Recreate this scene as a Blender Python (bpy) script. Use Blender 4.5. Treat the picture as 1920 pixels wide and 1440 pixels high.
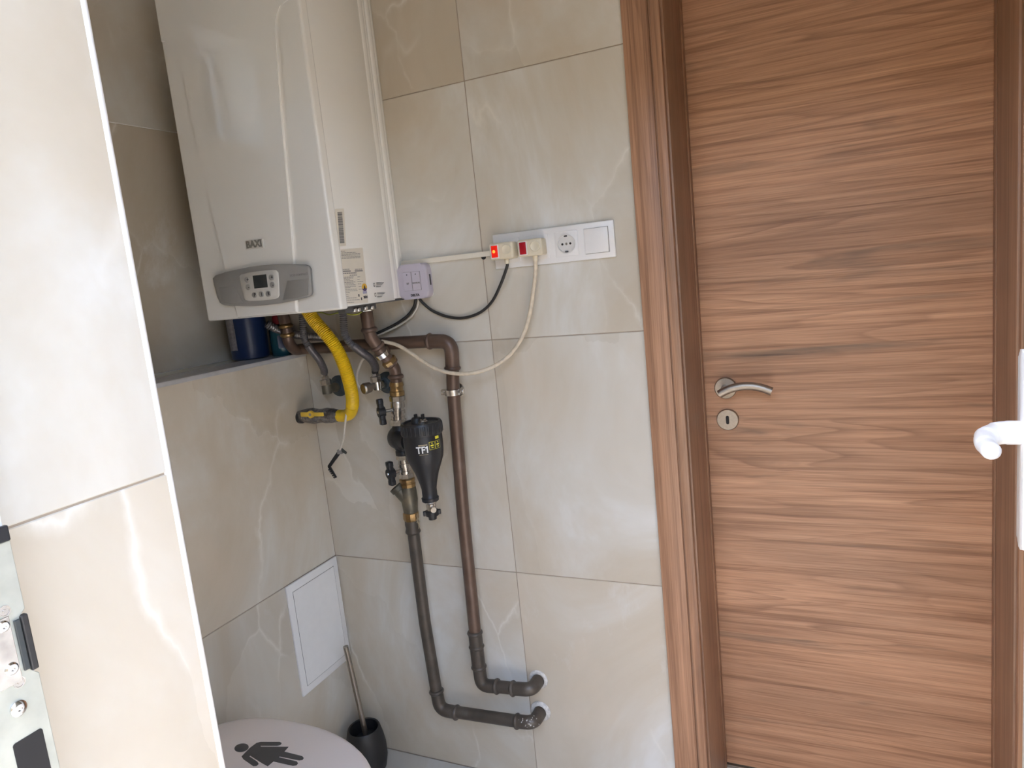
import bpy, bmesh, math, random
from mathutils import Vector, Matrix
random.seed(7)
scene = bpy.context.scene
for o in list(bpy.data.objects): bpy.data.objects.remove(o)
COL = scene.collection

# ------------------------------------------------------------------ camera
F = 1330.376
YAW, PITCH, ROLL = 0.4430, 0.1545, -0.1018
CAM = Vector((1.3505, -1.5380, 1.3550))
def _axes():
    cy, sy, cp, sp = math.cos(YAW), math.sin(YAW), math.cos(PITCH), math.sin(PITCH)
    fw = Vector((-sy*cp, cy*cp, -sp)); rt = Vector((cy, sy, 0)); up = rt.cross(fw)
    c, s = math.cos(ROLL), math.sin(ROLL)
    return c*rt + s*up, -s*rt + c*up, fw
RT, UP, FW = _axes()
cam_d = bpy.data.cameras.new('camera'); cam = bpy.data.objects.new('camera', cam_d); COL.objects.link(cam)
cam_d.sensor_fit = 'HORIZONTAL'; cam_d.sensor_width = 36.0; cam_d.lens = 36.0*F/1920.0
cam_d.clip_start = 0.02
cam.matrix_world = Matrix(((RT.x, UP.x, -FW.x, CAM.x), (RT.y, UP.y, -FW.y, CAM.y), (RT.z, UP.z, -FW.z, CAM.z), (0, 0, 0, 1)))
scene.camera = cam
def W(px, py, ax, v):
    """photo pixel -> point on the plane ax = v"""
    d = FW + RT*((px-960)/F) - UP*((py-720)/F); i = 'xyz'.index(ax)
    return CAM + d*((v-CAM[i])/d[i])

# ------------------------------------------------------------------ world, sun, exposure
wd = bpy.data.worlds.new('sky'); scene.world = wd; wd.use_nodes = True
nt = wd.node_tree; bg = nt.nodes['Background']
sky = nt.nodes.new('ShaderNodeTexSky'); sky.sky_type = 'NISHITA'; sky.sun_disc = False; sky.dust_density = 3.0; sky.air_density = 1.3; sky.ozone_density = 3.0
sky.sun_elevation = math.radians(64); sky.sun_rotation = math.radians(220)
nt.links.new(sky.outputs[0], bg.inputs[0]); bg.inputs[1].default_value = 1.0
sun_d = bpy.data.lights.new('sun', 'SUN'); sun = bpy.data.objects.new('sun', sun_d); COL.objects.link(sun)
sun_d.energy = 2.0; sun_d.color = (1.0, 0.98, 0.94); sun_d.angle = math.radians(0.53)
sdir = Vector((0.28, 0.34, -0.90)); sun.rotation_euler = sdir.to_track_quat('-Z', 'Y').to_euler(); sun.location = (-2, -4, 7)
def portal(name, loc, rot, sx, sy):
    d = bpy.data.lights.new(name, 'AREA'); d.shape = 'RECTANGLE'; d.size = sx; d.size_y = sy; d.cycles.is_portal = True
    o = bpy.data.objects.new(name, d); COL.objects.link(o); o.location = loc; o.rotation_euler = rot
portal('doorway_portal', (1.18, -1.36, 1.05), (math.radians(-90), 0, math.radians(180)), 0.85, 2.1)
portal('window_portal', (-.36, -.65, 1.94), (0, math.radians(-90), 0), 0.30, 0.20)
vs = scene.view_settings
scene.display_settings.display_device = 'sRGB'
vs.view_transform = 'Standard'; vs.look = 'None'; vs.gamma = 1.0; vs.use_curve_mapping = False
vs.exposure = 1.02

# ------------------------------------------------------------------ materials
def new_mat(name):
    m = bpy.data.materials.new(name); m.use_nodes = True
    return m, m.node_tree.nodes, m.node_tree.links, m.node_tree.nodes['Principled BSDF']
def pm(name, col, rough=0.5, metal=0.0, var=0.06, vscale=40, bump=0.0, bscale=300, emit=None, es=0.0, spec=None):
    """plain procedural material: a colour with a little mottling and relief"""
    m, N, L, b = new_mat(name)
    tc = N.new('ShaderNodeTexCoord'); nz = N.new('ShaderNodeTexNoise'); nz.inputs['Scale'].default_value = vscale; nz.inputs['Detail'].default_value = 3
    L.new(tc.outputs['Object'], nz.inputs['Vector'])
    rp = N.new('ShaderNodeValToRGB'); e = rp.color_ramp.elements
    e[0].position = .3; e[1].position = .7
    e[0].color = tuple(max(0, c*(1-var)) for c in col)+(1,); e[1].color = tuple(min(1, c*(1+var)) for c in col)+(1,)
    L.new(nz.outputs['Fac'], rp.inputs[0]); L.new(rp.outputs[0], b.inputs['Base Color'])
    b.inputs['Roughness'].default_value = rough; b.inputs['Metallic'].default_value = metal
    if spec is not None: b.inputs['Specular IOR Level'].default_value = spec
    if emit: b.inputs['Emission Color'].default_value = emit+(1,); b.inputs['Emission Strength'].default_value = es
    if bump:
        n2 = N.new('ShaderNodeTexNoise'); n2.inputs['Scale'].default_value = bscale; L.new(tc.outputs['Object'], n2.inputs['Vector'])
        bp = N.new('ShaderNodeBump'); bp.inputs['Strength'].default_value = bump; bp.inputs['Distance'].default_value = .002
        L.new(n2.outputs['Fac'], bp.inputs['Height']); L.new(bp.outputs[0], b.inputs['Normal'])
    return m
def ramp(N, pts):
    r = N.new('ShaderNodeValToRGB'); e = r.color_ramp.elements
    while len(e) < len(pts): e.new(.5)
    for x, (p, c) in zip(e, pts): x.position = p; x.color = (c if len(c) == 4 else tuple(c)+(1,))
    return r
def mixc(N, L, fac, a, b, mode='MIX'):
    m = N.new('ShaderNodeMix'); m.data_type = 'RGBA'; m.blend_type = mode
    for s, v in ((m.inputs[0], fac), (m.inputs[6], a), (m.inputs[7], b)):
        if hasattr(v, 'is_output'): L.new(v, s)
        elif isinstance(v, (int, float)): s.default_value = v
        else: s.default_value = tuple(v)+(1,)
    return m.outputs[2]
def tile_mat(name, tint=(1, 1, 1), rough=.13):
    m, N, L, b = new_mat(name)
    tc = N.new('ShaderNodeTexCoord'); oi = N.new('ShaderNodeObjectInfo')
    sc = N.new('ShaderNodeVectorMath'); sc.operation = 'SCALE'; sc.inputs[0].default_value = (7.3, 11.7, 5.1); L.new(oi.outputs['Random'], sc.inputs['Scale'])
    ad = N.new('ShaderNodeVectorMath'); L.new(tc.outputs['Object'], ad.inputs[0]); L.new(sc.outputs[0], ad.inputs[1])
    mp = N.new('ShaderNodeMapping'); mp.inputs['Rotation'].default_value = (.5, .6, .4); mp.inputs['Scale'].default_value = (1.0, 1.0, .62); L.new(ad.outputs[0], mp.inputs[0])
    def noise(s, d, dist, r=.55):
        n = N.new('ShaderNodeTexNoise'); n.inputs['Scale'].default_value = s; n.inputs['Detail'].default_value = d
        n.inputs['Distortion'].default_value = dist; n.inputs['Roughness'].default_value = r; L.new(mp.outputs[0], n.inputs['Vector']); return n.outputs['Fac']
    T = lambda c: tuple(x*y for x, y in zip(c, tint))
    base = ramp(N, [(.30, T((.52, .442, .333))), (.46, T((.578, .510, .408))), (.58, T((.632, .592, .515))), (.70, T((.735, .732, .705)))]); L.new(noise(1.9, 6, .9, .6), base.inputs[0])
    pink = ramp(N, [(.56, (0, 0, 0)), (.72, (.45, .45, .45))]); L.new(noise(3.1, 4, .6), pink.inputs[0])
    c = mixc(N, L, pink.outputs[0], base.outputs[0], T((.645, .535, .41)))
    # thin pale veins, broken up
    v = N.new('ShaderNodeMath'); v.operation = 'SUBTRACT'; L.new(noise(1.1, 5, .45, .55), v.inputs[0]); v.inputs[1].default_value = .5
    a = N.new('ShaderNodeMath'); a.operation = 'ABSOLUTE'; L.new(v.outputs[0], a.inputs[0])
    vr = ramp(N, [(0, (.75, .75, .75)), (.004, (.45, .45, .45)), (.011, (0, 0, 0))]); L.new(a.outputs[0], vr.inputs[0])
    br = ramp(N, [(.54, (0, 0, 0)), (.68, (.5, .5, .5))]); L.new(noise(4.2, 3, .3), br.inputs[0])
    mm = N.new('ShaderNodeMath'); mm.operation = 'MULTIPLY'; L.new(vr.outputs[0], mm.inputs[0]); L.new(br.outputs[0], mm.inputs[1])
    c = mixc(N, L, mm.outputs[0], c, T((.80, .77, .70)))
    # shard-like fields bounded by long pale cracks
    wz = N.new('ShaderNodeTexNoise'); wz.inputs['Scale'].default_value = 6.5; wz.inputs['Detail'].default_value = 8; L.new(mp.outputs[0], wz.inputs['Vector'])
    wv = N.new('ShaderNodeVectorMath'); wv.operation = 'MULTIPLY_ADD'; wv.inputs[1].default_value = (.13, .13, .13); L.new(wz.outputs['Color'], wv.inputs[0]); L.new(mp.outputs[0], wv.inputs[2])
    st_ = N.new('ShaderNodeMapping'); st_.inputs['Rotation'].default_value = (.3, .5, 0); st_.inputs['Scale'].default_value = (1.7, 1.7, .75); L.new(wv.outputs[0], st_.inputs[0])
    ve = N.new('ShaderNodeTexVoronoi'); ve.feature = 'DISTANCE_TO_EDGE'; ve.inputs['Scale'].default_value = 1.9; L.new(st_.outputs[0], ve.inputs['Vector'])
    vc = N.new('ShaderNodeTexVoronoi'); vc.inputs['Scale'].default_value = 1.9; L.new(st_.outputs[0], vc.inputs['Vector'])
    sx = N.new('ShaderNodeSeparateXYZ'); L.new(vc.outputs['Color'], sx.inputs[0])
    sh = ramp(N, [(.0, (.90, .885, .865)), (.5, (1, 1, 1)), (1, (1.07, 1.075, 1.09))]); L.new(sx.outputs[0], sh.inputs[0])
    c = mixc(N, L, .85, c, sh.outputs[0], 'MULTIPLY')
    er = ramp(N, [(0, (.62, .62, .62)), (.006, (.26, .26, .26)), (.018, (0, 0, 0))]); L.new(ve.outputs['Distance'], er.inputs[0])
    eb = ramp(N, [(.49, (0, 0, 0)), (.60, (1, 1, 1))]); L.new(noise(3.4, 6, .2), eb.inputs[0])
    em_ = N.new('ShaderNodeMath'); em_.operation = 'MULTIPLY'; L.new(er.outputs[0], em_.inputs[0]); L.new(eb.outputs[0], em_.inputs[1])
    c = mixc(N, L, em_.outputs[0], c, T((.80, .765, .69)))
    # cloudy white blooms with fine speckle
    bl = ramp(N, [(.60, (0, 0, 0)), (.75, (.55, .55, .55))]); L.new(noise(2.3, 9, .2, .72), bl.inputs[0])
    c = mixc(N, L, bl.outputs[0], c, T((.76, .76, .75)))
    L.new(c, b.inputs['Base Color']); b.inputs['Roughness'].default_value = rough
    return m
def wood_mat(name, axis, light, mid, dark, cathedral=1.0, rough=.42, seed=0.0):
    """grain running along axis 0 (x) or 2 (z)"""
    m, N, L, b = new_mat(name)
    tc = N.new('ShaderNodeTexCoord')
    def mapped(along, across, off=0):
        mp = N.new('ShaderNodeMapping'); s = [across]*3; s[axis] = along
        mp.inputs['Scale'].default_value = s; mp.inputs['Location'].default_value = (seed+off, seed*.7+off, seed*1.3); L.new(tc.outputs['Object'], mp.inputs[0]); return mp.outputs[0]
    def noise(vec, d, dist=0, r=.55):
        n = N.new('ShaderNodeTexNoise'); n.inputs['Scale'].default_value = 1; n.inputs['Detail'].default_value = d; n.inputs['Distortion'].default_value = dist
        n.inputs['Roughness'].default_value = r; L.new(vec, n.inputs['Vector']); return n.outputs['Fac']
    # growth-ring field: a slow wavy field multiplied up and wrapped gives cathedral lines
    f1 = noise(mapped(.55, 8.5), 2, .35)
    mu = N.new('ShaderNodeMath'); mu.operation = 'MULTIPLY'; L.new(f1, mu.inputs[0]); mu.inputs[1].default_value = 13.0
    fr = N.new('ShaderNodeMath'); fr.operation = 'FRACT'; L.new(mu.outputs[0], fr.inputs[0])
    ring = ramp(N, [(0, (.0, .0, .0)), (.50, (.10, .10, .10)), (.82, (.7, .7, .7)), (.92, (1, 1, 1)), (1, (.0, .0, .0))]); L.new(fr.outputs[0], ring.inputs[0])
    f2 = noise(mapped(1.3, 75.0, 3), 5, .15, .62)
    f3 = noise(mapped(7.0, 430.0, 9), 3, 0, .6)
    body = ramp(N, [(.34, dark), (.47, mid), (.62, light)]); L.new(f2, body.inputs[0])
    c = mixc(N, L, .20, body.outputs[0], mid)
    brk = ramp(N, [(.38, (.15, .15, .15)), (.60, (1, 1, 1))]); L.new(noise(mapped(1.2, 6.0, 13), 3, .3), brk.inputs[0])
    rd = N.new('ShaderNodeMath'); rd.operation = 'MULTIPLY'; L.new(ring.outputs[0], rd.inputs[0]); L.new(brk.outputs[0], rd.inputs[1])
    rd2 = N.new('ShaderNodeMath'); rd2.operation = 'MULTIPLY'; L.new(rd.outputs[0], rd2.inputs[0]); rd2.inputs[1].default_value = .72*cathedral
    c = mixc(N, L, rd2.outputs[0], c, dark)
    fb = ramp(N, [(.35, (.74, .72, .70)), (.6, (1.08, 1.08, 1.08))]); L.new(f3, fb.inputs[0])
    c = mixc(N, L, .75, c, fb.outputs[0], 'MULTIPLY')
    tone = ramp(N, [(.32, (.84, .83, .83)), (.62, (1.10, 1.09, 1.08))]); L.new(noise(mapped(.8, 5.5, 20), 2, .3), tone.inputs[0])
    c = mixc(N, L, .9, c, tone.outputs[0], 'MULTIPLY')
    # smoky grey-black streaks and knots
    f4 = noise(mapped(1.5, 15.0, 5), 4, .8, .6); st = ramp(N, [(.585, (0, 0, 0)), (.73, (.72, .72, .72))]); L.new(f4, st.inputs[0])
    sd = N.new('ShaderNodeMath'); sd.operation = 'MULTIPLY'; L.new(st.outputs[0], sd.inputs[0]); sd.inputs[1].default_value = cathedral
    c = mixc(N, L, sd.outputs[0], c, (.15, .10, .066))
    f5 = noise(mapped(3.2, 62.0, 31), 3, .6, .6); ck_ = ramp(N, [(.60, (0, 0, 0)), (.68, (.85, .85, .85))]); L.new(f5, ck_.inputs[0])
    cm = N.new('ShaderNodeMath'); cm.operation = 'MULTIPLY'; L.new(ck_.outputs[0], cm.inputs[0]); L.new(sd.outputs[0], cm.inputs[1])
    c = mixc(N, L, cm.outputs[0], c, (.035, .022, .015))
    L.new(c, b.inputs['Base Color']); b.inputs['Roughness'].default_value = rough
    bp = N.new('ShaderNodeBump'); bp.inputs['Strength'].default_value = .12; bp.inputs['Distance'].default_value = .001
    L.new(f3, bp.inputs['Height']); L.new(bp.outputs[0], b.inputs['Normal'])
    return m
def pipe_mat(name, a, b_, c_, rough=.38, metal=.75):
    """tarnished copper: brown with green-grey patina patches"""
    m, N, L, b = new_mat(name)
    tc = N.new('ShaderNodeTexCoord')
    n = N.new('ShaderNodeTexNoise'); n.inputs['Scale'].default_value = 22; n.inputs['Detail'].default_value = 6; L.new(tc.outputs['Object'], n.inputs['Vector'])
    r = ramp(N, [(.33, a), (.55, b_), (.72, c_)]); L.new(n.outputs['Fac'], r.inputs[0]); L.new(r.outputs[0], b.inputs['Base Color'])
    n2 = N.new('ShaderNodeTexNoise'); n2.inputs['Scale'].default_value = 60; L.new(tc.outputs['Object'], n2.inputs['Vector'])
    r2 = ramp(N, [(.3, (rough,)*3), (.7, (rough+.10,)*3)]); L.new(n2.outputs['Fac'], r2.inputs[0]); L.new(r2.outputs[0], b.inputs['Roughness'])
    b.inputs['Metallic'].default_value = metal
    return m
M = {}
M['tile'] = tile_mat('polished_onyx_tile')
M['grout'] = pm('grout', (.36, .29, .22), .9)
M['plaster'] = pm('white_plaster', (.86, .84, .80), .9, bump=.2)
M['render'] = pm('outside_render', (.74, .66, .54), .95, bump=.3)
M['paving'] = pm('sunlit_paving', (.35, .285, .20), .9, var=.15, vscale=3, bump=.3)
M['ochre'] = pm('ochre_sky_block', (.36, .26, .155), .95, bump=.3)  # colour of the added wall, chosen to warm the light coming in
M['floor_tile'] = tile_mat('floor_tile', (.96, .98, 1.02), .3)
M['profile'] = pm('white_edge_profile', (.82, .80, .77), .3)
M['ledge'] = pm('grey_ledge_strip', (.42, .41, .41), .35)  # plain grey for the front strip of the ledge
M['wood_h'] = wood_mat('elm_grain_across', 0, (.61, .345, .20), (.505, .268, .147), (.275, .13, .066))
M['wood_v'] = wood_mat('elm_grain_upright', 2, (.46, .255, .15), (.39, .21, .12), (.235, .115, .064), cathedral=.5, seed=4.0)
M['wood_j'] = wood_mat('elm_jamb', 2, (.40, .235, .145), (.345, .195, .118), (.24, .128, .076), cathedral=.35, seed=9.0)
M['enamel'] = pm('white_enamel', (.88, .855, .795), .05, var=.012, vscale=5, spec=.75)
_e = M['enamel'].node_tree.nodes['Principled BSDF']; _e.inputs['Coat Weight'].default_value = 1.0; _e.inputs['Coat Roughness'].default_value = .03
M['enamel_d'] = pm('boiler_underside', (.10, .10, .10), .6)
M['panel_grey'] = pm('grey_plastic', (.34, .325, .30), .45, var=.02)
M['panel_grey2'] = pm('grey_plastic_flap', (.30, .285, .262), .45, var=.02)
M['keypad'] = pm('pale_plastic', (.66, .63, .57), .4, var=.02)
M['button'] = pm('button_grey', (.36, .34, .31), .5)
M['ink'] = pm('black_print', (.045, .043, .045), .6)
M['ink_grey'] = pm('grey_print', (.24, .23, .22), .6)
M['lcd'] = pm('dark_display', (.035, .04, .04), .15)
M['chrome_text'] = pm('raised_letter', (.33, .32, .29), .3, .6)
M['sticker'] = pm('cream_sticker', (.76, .70, .59), .5, var=.02)
M['orange'] = pm('orange_print', (.80, .47, .06), .5)
M['violet'] = pm('violet_print', (.14, .09, .22), .5)
M['lilac'] = pm('pale_violet_print', (.45, .42, .55), .5)
M['lavender'] = pm('lavender_plastic', (.52, .475, .54), .4, var=.02)
M['white_pl'] = pm('white_plastic', (.80, .78, .76), .32, var=.015)
M['cream_pl'] = pm('yellowed_plastic', (.72, .64, .48), .4, var=.06)
M['socket_in'] = pm('socket_insert', (.70, .68, .65), .35, var=.02)
M['hole'] = pm('dark_hole', (.015, .013, .012), .8)
M['red_lit'] = pm('lit_red_rocker', (.70, .02, .01), .25, emit=(1.0, .015, .004), es=.16)
M['lamp'] = pm('glowing_lamp', (1, .35, .05), .3, emit=(1.0, .26, .03), es=.7)
M['red'] = pm('red_rocker', (.42, .012, .022), .22)
M['black_pl'] = pm('black_plastic', (.016, .016, .018), .42)
M['black_mt'] = pm('black_rubber', (.022, .020, .019), .5)
M['cable_w'] = pm('cream_cable', (.66, .56, .42), .5, var=.12, vscale=90)
M['cable_w2'] = pm('white_cable', (.62, .57, .49), .5, var=.05)
M['copper'] = pipe_mat('tarnished_copper', (.115, .072, .052), (.14, .090, .066), (.165, .112, .085), .34, .35)
M['copper_g'] = pipe_mat('patinated_copper', (.078, .066, .054), (.105, .085, .068), (.14, .125, .105), .42, .35)
M['brass'] = pipe_mat('old_brass', (.26, .165, .075), (.40, .27, .125), (.52, .38, .20), .28, .9)
M['bronze'] = pipe_mat('dull_bronze', (.085, .085, .07), (.16, .145, .11), (.26, .21, .14), .45, .7)
M['nickel'] = pm('nickel_plate', (.60, .57, .53), .26, .95, var=.2, vscale=80)
M['steel'] = pm('brushed_steel', (.40, .355, .30), .46, 1.0, var=.06, vscale=200)
M['zinc'] = pm('zinc_plate', (.45, .45, .385), .42, .4, var=.10, vscale=50)
M['chrome'] = pm('chrome', (.72, .72, .72), .10, 1.0)
M['hose'] = pm('grey_braid', (.125, .115, .118), .36, .45, var=.2, vscale=260)
M['corr'] = pm('corrugated_steel', (.26, .25, .255), .35, .6)
M['teal_rub'] = pm('dark_teal_cover', (.055, .075, .085), .5)
M['yellow'] = pm('yellow_hose', (.80, .52, .015), .4, var=.08, vscale=60)
M['yellow_h'] = pm('yellow_lever', (.76, .50, .06), .45)
M['tape'] = pm('crinkled_silver_tape', (.22, .205, .20), .26, .7, var=.5, vscale=130, bump=.9, bscale=110)
M['navy'] = pm('shaded_navy_plastic', (.008, .024, .085), .28)  # navy darkened to carry the shade beneath the boiler
M['teal'] = pm('shaded_teal_plastic', (.012, .07, .10), .25)  # teal darkened too, with the boiler's shade put into the colour
M['label_w'] = pm('faded_label', (.26, .245, .26), .5, var=.3, vscale=120)
M['cap_red'] = pm('red_cap', (.34, .02, .04), .35)
M['access'] = pm('white_panel', (.87, .86, .84), .4, var=.015)
M['toilet'] = pm('toilet_lid_white', (.90, .815, .765), .28, var=.012, vscale=4)
M['ceramic'] = pm('white_ceramic', (.80, .79, .77), .12, var=.01)
M['figure'] = pm('dark_grey_sticker', (.085, .083, .08), .5)
M['upvc'] = pm('white_upvc', (.86, .86, .86), .28, var=.01)
M['mortar'] = pm('flaky_mortar', (.62, .59, .55), .9, var=.25, vscale=150, bump=.6)
M['earth'] = pm('green_yellow_wire', (.42, .45, .08), .5, var=.5, vscale=60)
M['tf_yellow'] = pm('yellow_print', (.78, .68, .04), .5)
M['tf_white'] = pm('white_print', (.82, .82, .80), .5)
M['hemp'] = pm('hemp_strands', (.40, .33, .22), .9)
def glass():
    m, N, L, b = new_mat('window_glass'); N.remove(b)
    fr = N.new('ShaderNodeFresnel'); fr.inputs[0].default_value = 1.5
    t = N.new('ShaderNodeBsdfTransparent'); g = N.new('ShaderNodeBsdfGlossy'); g.inputs['Roughness'].default_value = .02
    mx = N.new('ShaderNodeMixShader'); L.new(fr.outputs[0], mx.inputs[0]); L.new(t.outputs[0], mx.inputs[1]); L.new(g.outputs[0], mx.inputs[2])
    L.new(mx.outputs[0], N['Material Output'].inputs[0]); return m
M['glass'] = glass()

# ------------------------------------------------------------------ mesh helpers (all in world metres)
def B(): return bmesh.new()
def box(bm, a, b, bev=0.0, seg=2):
    a, b = Vector(a), Vector(b); lo = Vector(map(min, a, b)); hi = Vector(map(max, a, b))
    vs_ = [bm.verts.new((x, y, z)) for x in (lo.x, hi.x) for y in (lo.y, hi.y) for z in (lo.z, hi.z)]
    fs = [bm.faces.new([vs_[i] for i in f]) for f in ((0, 1, 3, 2), (4, 6, 7, 5), (0, 4, 5, 1), (2, 3, 7, 6), (0, 2, 6, 4), (1, 5, 7, 3))]
    if bev > 0:
        es = {e for f in fs for e in f.edges}
        bmesh.ops.bevel(bm, geom=list(es), offset=bev, segments=seg, profile=.5, affect='EDGES')
    return bm
def obox(bm, c, ax, half, bev=0.0, seg=2):
    """oriented box: centre, three axis vectors, half sizes"""
    t = B(); box(t, [-h for h in half], half, bev, seg)
    ax = [Vector(v).normalized() for v in ax]
    mt = Matrix(((ax[0].x, ax[1].x, ax[2].x, c[0]), (ax[0].y, ax[1].y, ax[2].y, c[1]), (ax[0].z, ax[1].z, ax[2].z, c[2]), (0, 0, 0, 1)))
    t.transform(mt); me = bpy.data.meshes.new('t'); t.to_mesh(me); t.free(); bm.from_mesh(me); bpy.data.meshes.remove(me); return bm
def frames(P):
    P = [Vector(p) for p in P]; n = len(P); T = []
    for i in range(n):
        d = (P[min(i+1, n-1)]-P[max(i-1, 0)]); T.append(d.normalized() if d.length > 1e-9 else (T[-1] if T else Vector((0, 0, 1))))
    u = T[0].orthogonal().normalized(); U = [u]
    for i in range(1, n):
        q = T[i-1].rotation_difference(T[i]); u = (q @ U[-1]); u = (u-T[i]*u.dot(T[i])).normalized(); U.append(u)
    return P, T, U
def tube(bm, P, r, seg=14, cap=True):
    P, T, U = frames(P); R = r if isinstance(r, (list, tuple)) else [r]*len(P); rings = []
    for p, t, u, rr in zip(P, T, U, R):
        v = t.cross(u); rings.append([bm.verts.new(p+rr*(math.cos(2*math.pi*k/seg)*u+math.sin(2*math.pi*k/seg)*v)) for k in range(seg)])
    for a, b in zip(rings, rings[1:]):
        for k in range(seg): bm.faces.new((a[k], a[(k+1) % seg], b[(k+1) % seg], b[k]))
    if cap: bm.faces.new(rings[0][::-1]); bm.faces.new(rings[-1])
    return bm
def lathe(bm, o, axis, prof, seg=32):
    """prof: (distance along axis, radius)"""
    axis = Vector(axis).normalized(); o = Vector(o); u = axis.orthogonal().normalized(); v = axis.cross(u); rings = []
    for h, r in prof:
        c = o+axis*h
        rings.append([bm.verts.new(c)] if r < 1e-6 else [bm.verts.new(c+r*(math.cos(2*math.pi*k/seg)*u+math.sin(2*math.pi*k/seg)*v)) for k in range(seg)])
    for a, b in zip(rings, rings[1:]):
        for k in range(seg):
            q = [a[0]] if len(a) == 1 else [a[k], a[(k+1) % seg]]
            w = [b[0]] if len(b) == 1 else [b[(k+1) % seg], b[k]]
            if len(q)+len(w) >= 3: bm.faces.new(q+w)
    if len(rings[0]) > 1: bm.faces.new(rings[0][::-1])
    if len(rings[-1]) > 1: bm.faces.new(rings[-1])
    return bm
def crom(P, n=8):
    P = [Vector(p) for p in P]; Q = [P[0]*2-P[1]]+P+[P[-1]*2-P[-2]]; out = []
    for i in range(1, len(Q)-2):
        a, b, c, d = Q[i-1:i+3]
        for k in range(n):
            t = k/n; out.append(.5*((2*b)+(c-a)*t+(2*a-5*b+4*c-d)*t*t+(3*b-a-3*c+d)*t**3))
    out.append(P[-1]); return out
def resample(P, step):
    P = [Vector(p) for p in P]; out = [P[0]]; acc = 0
    for a, b in zip(P, P[1:]):
        L_ = (b-a).length; s = step-acc
        while s <= L_: out.append(a.lerp(b, s/L_)); s += step
        acc = (acc+L_) % step
    return out
def fillet(P, r, n=8):
    P = [Vector(p) for p in P]; out = [P[0]]
    for a, b, c in zip(P, P[1:], P[2:]):
        d1 = (a-b).normalized(); d2 = (c-b).normalized(); ang = d1.angle(d2)
        t = min(r/math.tan(ang/2), (a-b).length*.49, (c-b).length*.49)
        p, q = b+d1*t, b+d2*t
        for k in range(n+1):
            s = k/n; out.append((1-s)**2*p+2*s*(1-s)*b+s*s*q)
    out.append(P[-1]); return out
def prism(bm, pts, d, bev=0.0, seg=2):
    """polygon (world points) extruded by vector d"""
    d = Vector(d); n = len(pts); a = [bm.verts.new(Vector(p)) for p in pts]; b = [bm.verts.new(Vector(p)+d) for p in pts]
    f0 = bm.faces.new(a); f1 = bm.faces.new(b[::-1]); 
    for k in range(n): bm.faces.new((a[k], b[k], b[(k+1) % n], a[(k+1) % n]))
    if bev:
        bmesh.ops.bevel(bm, geom=[e for e in f1.edges], offset=bev, segments=seg, profile=.5, affect='EDGES')
    return bm
def rrect(w, h, r, n=5):
    out = []
    for cx, cy, a0 in ((w/2-r, h/2-r, 0), (-w/2+r, h/2-r, 90), (-w/2+r, -h/2+r, 180), (w/2-r, -h/2+r, 270)):
        for k in range(n+1):
            a = math.radians(a0+90*k/n); out.append((cx+r*math.cos(a), cy+r*math.sin(a)))
    return out
ROOT = {}
def obj(name, bm, mat, parent=None, smooth=None, kind=None, label=None):
    bmesh.ops.recalc_face_normals(bm, faces=bm.faces[:])
    org = ROOT.get(parent.name, Vector((0, 0, 0))) if parent else Vector((0, 0, 0))
    if org.length > 0: bmesh.ops.translate(bm, vec=-org, verts=bm.verts[:])
    me = bpy.data.meshes.new(name); bm.to_mesh(me); bm.free()
    if isinstance(mat, str): mat = M[mat]
    me.materials.append(mat)
    if smooth:
        me.polygons.foreach_set('use_smooth', [True]*len(me.polygons))
        me.set_sharp_from_angle(angle=math.radians(smooth))
    o = bpy.data.objects.new(name, me); COL.objects.link(o)
    if parent: o.parent = parent; ROOT[o.name] = org
    else: ROOT[o.name] = Vector((0, 0, 0))
    if kind: o['kind'] = kind
    if label: o['label'] = label
    return o
def thing(name, label, cat, loc=(0, 0, 0), group=None, kind=None):
    o = bpy.data.objects.new(name, None); o.empty_display_size = .05; COL.objects.link(o); o.location = loc; ROOT[o.name] = Vector(loc)
    o['label'] = label; o['category'] = cat
    if group: o['group'] = group
    if kind: o['kind'] = kind
    return o
def tag(o, label, cat, group=None, kind=None):
    o['label'] = label; o['category'] = cat
    if group: o['group'] = group
    if kind: o['kind'] = kind
    return o
def single(name, bm, mat, label, cat, smooth=None, kind=None):
    return tag(obj(name, bm, mat, None, smooth), label, cat, None, kind)
def text_bm(s, size, origin, xdir, ydir, depth=.0006, align='CENTER', bold=0.0, warp=None, squeeze=1.0):
    cu = bpy.data.curves.new('txt', 'FONT'); cu.body = s; cu.size = size; cu.extrude = depth/2; cu.align_x = align; cu.align_y = 'CENTER'; cu.offset = bold; cu.resolution_u = 3
    o = bpy.data.objects.new('txt', cu); COL.objects.link(o)
    me = bpy.data.meshes.new_from_object(o.evaluated_get(bpy.context.evaluated_depsgraph_get()))
    bm = B(); bm.from_mesh(me); bpy.data.objects.remove(o); bpy.data.curves.remove(cu); bpy.data.meshes.remove(me)
    X, Y = Vector(xdir).normalized(), Vector(ydir).normalized(); Z = X.cross(Y)
    for v in bm.verts:
        c = v.co.copy(); c.x *= squeeze
        v.co = warp(c) if warp else Vector(origin)+X*c.x+Y*c.y+Z*c.z
    return bm

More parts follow.
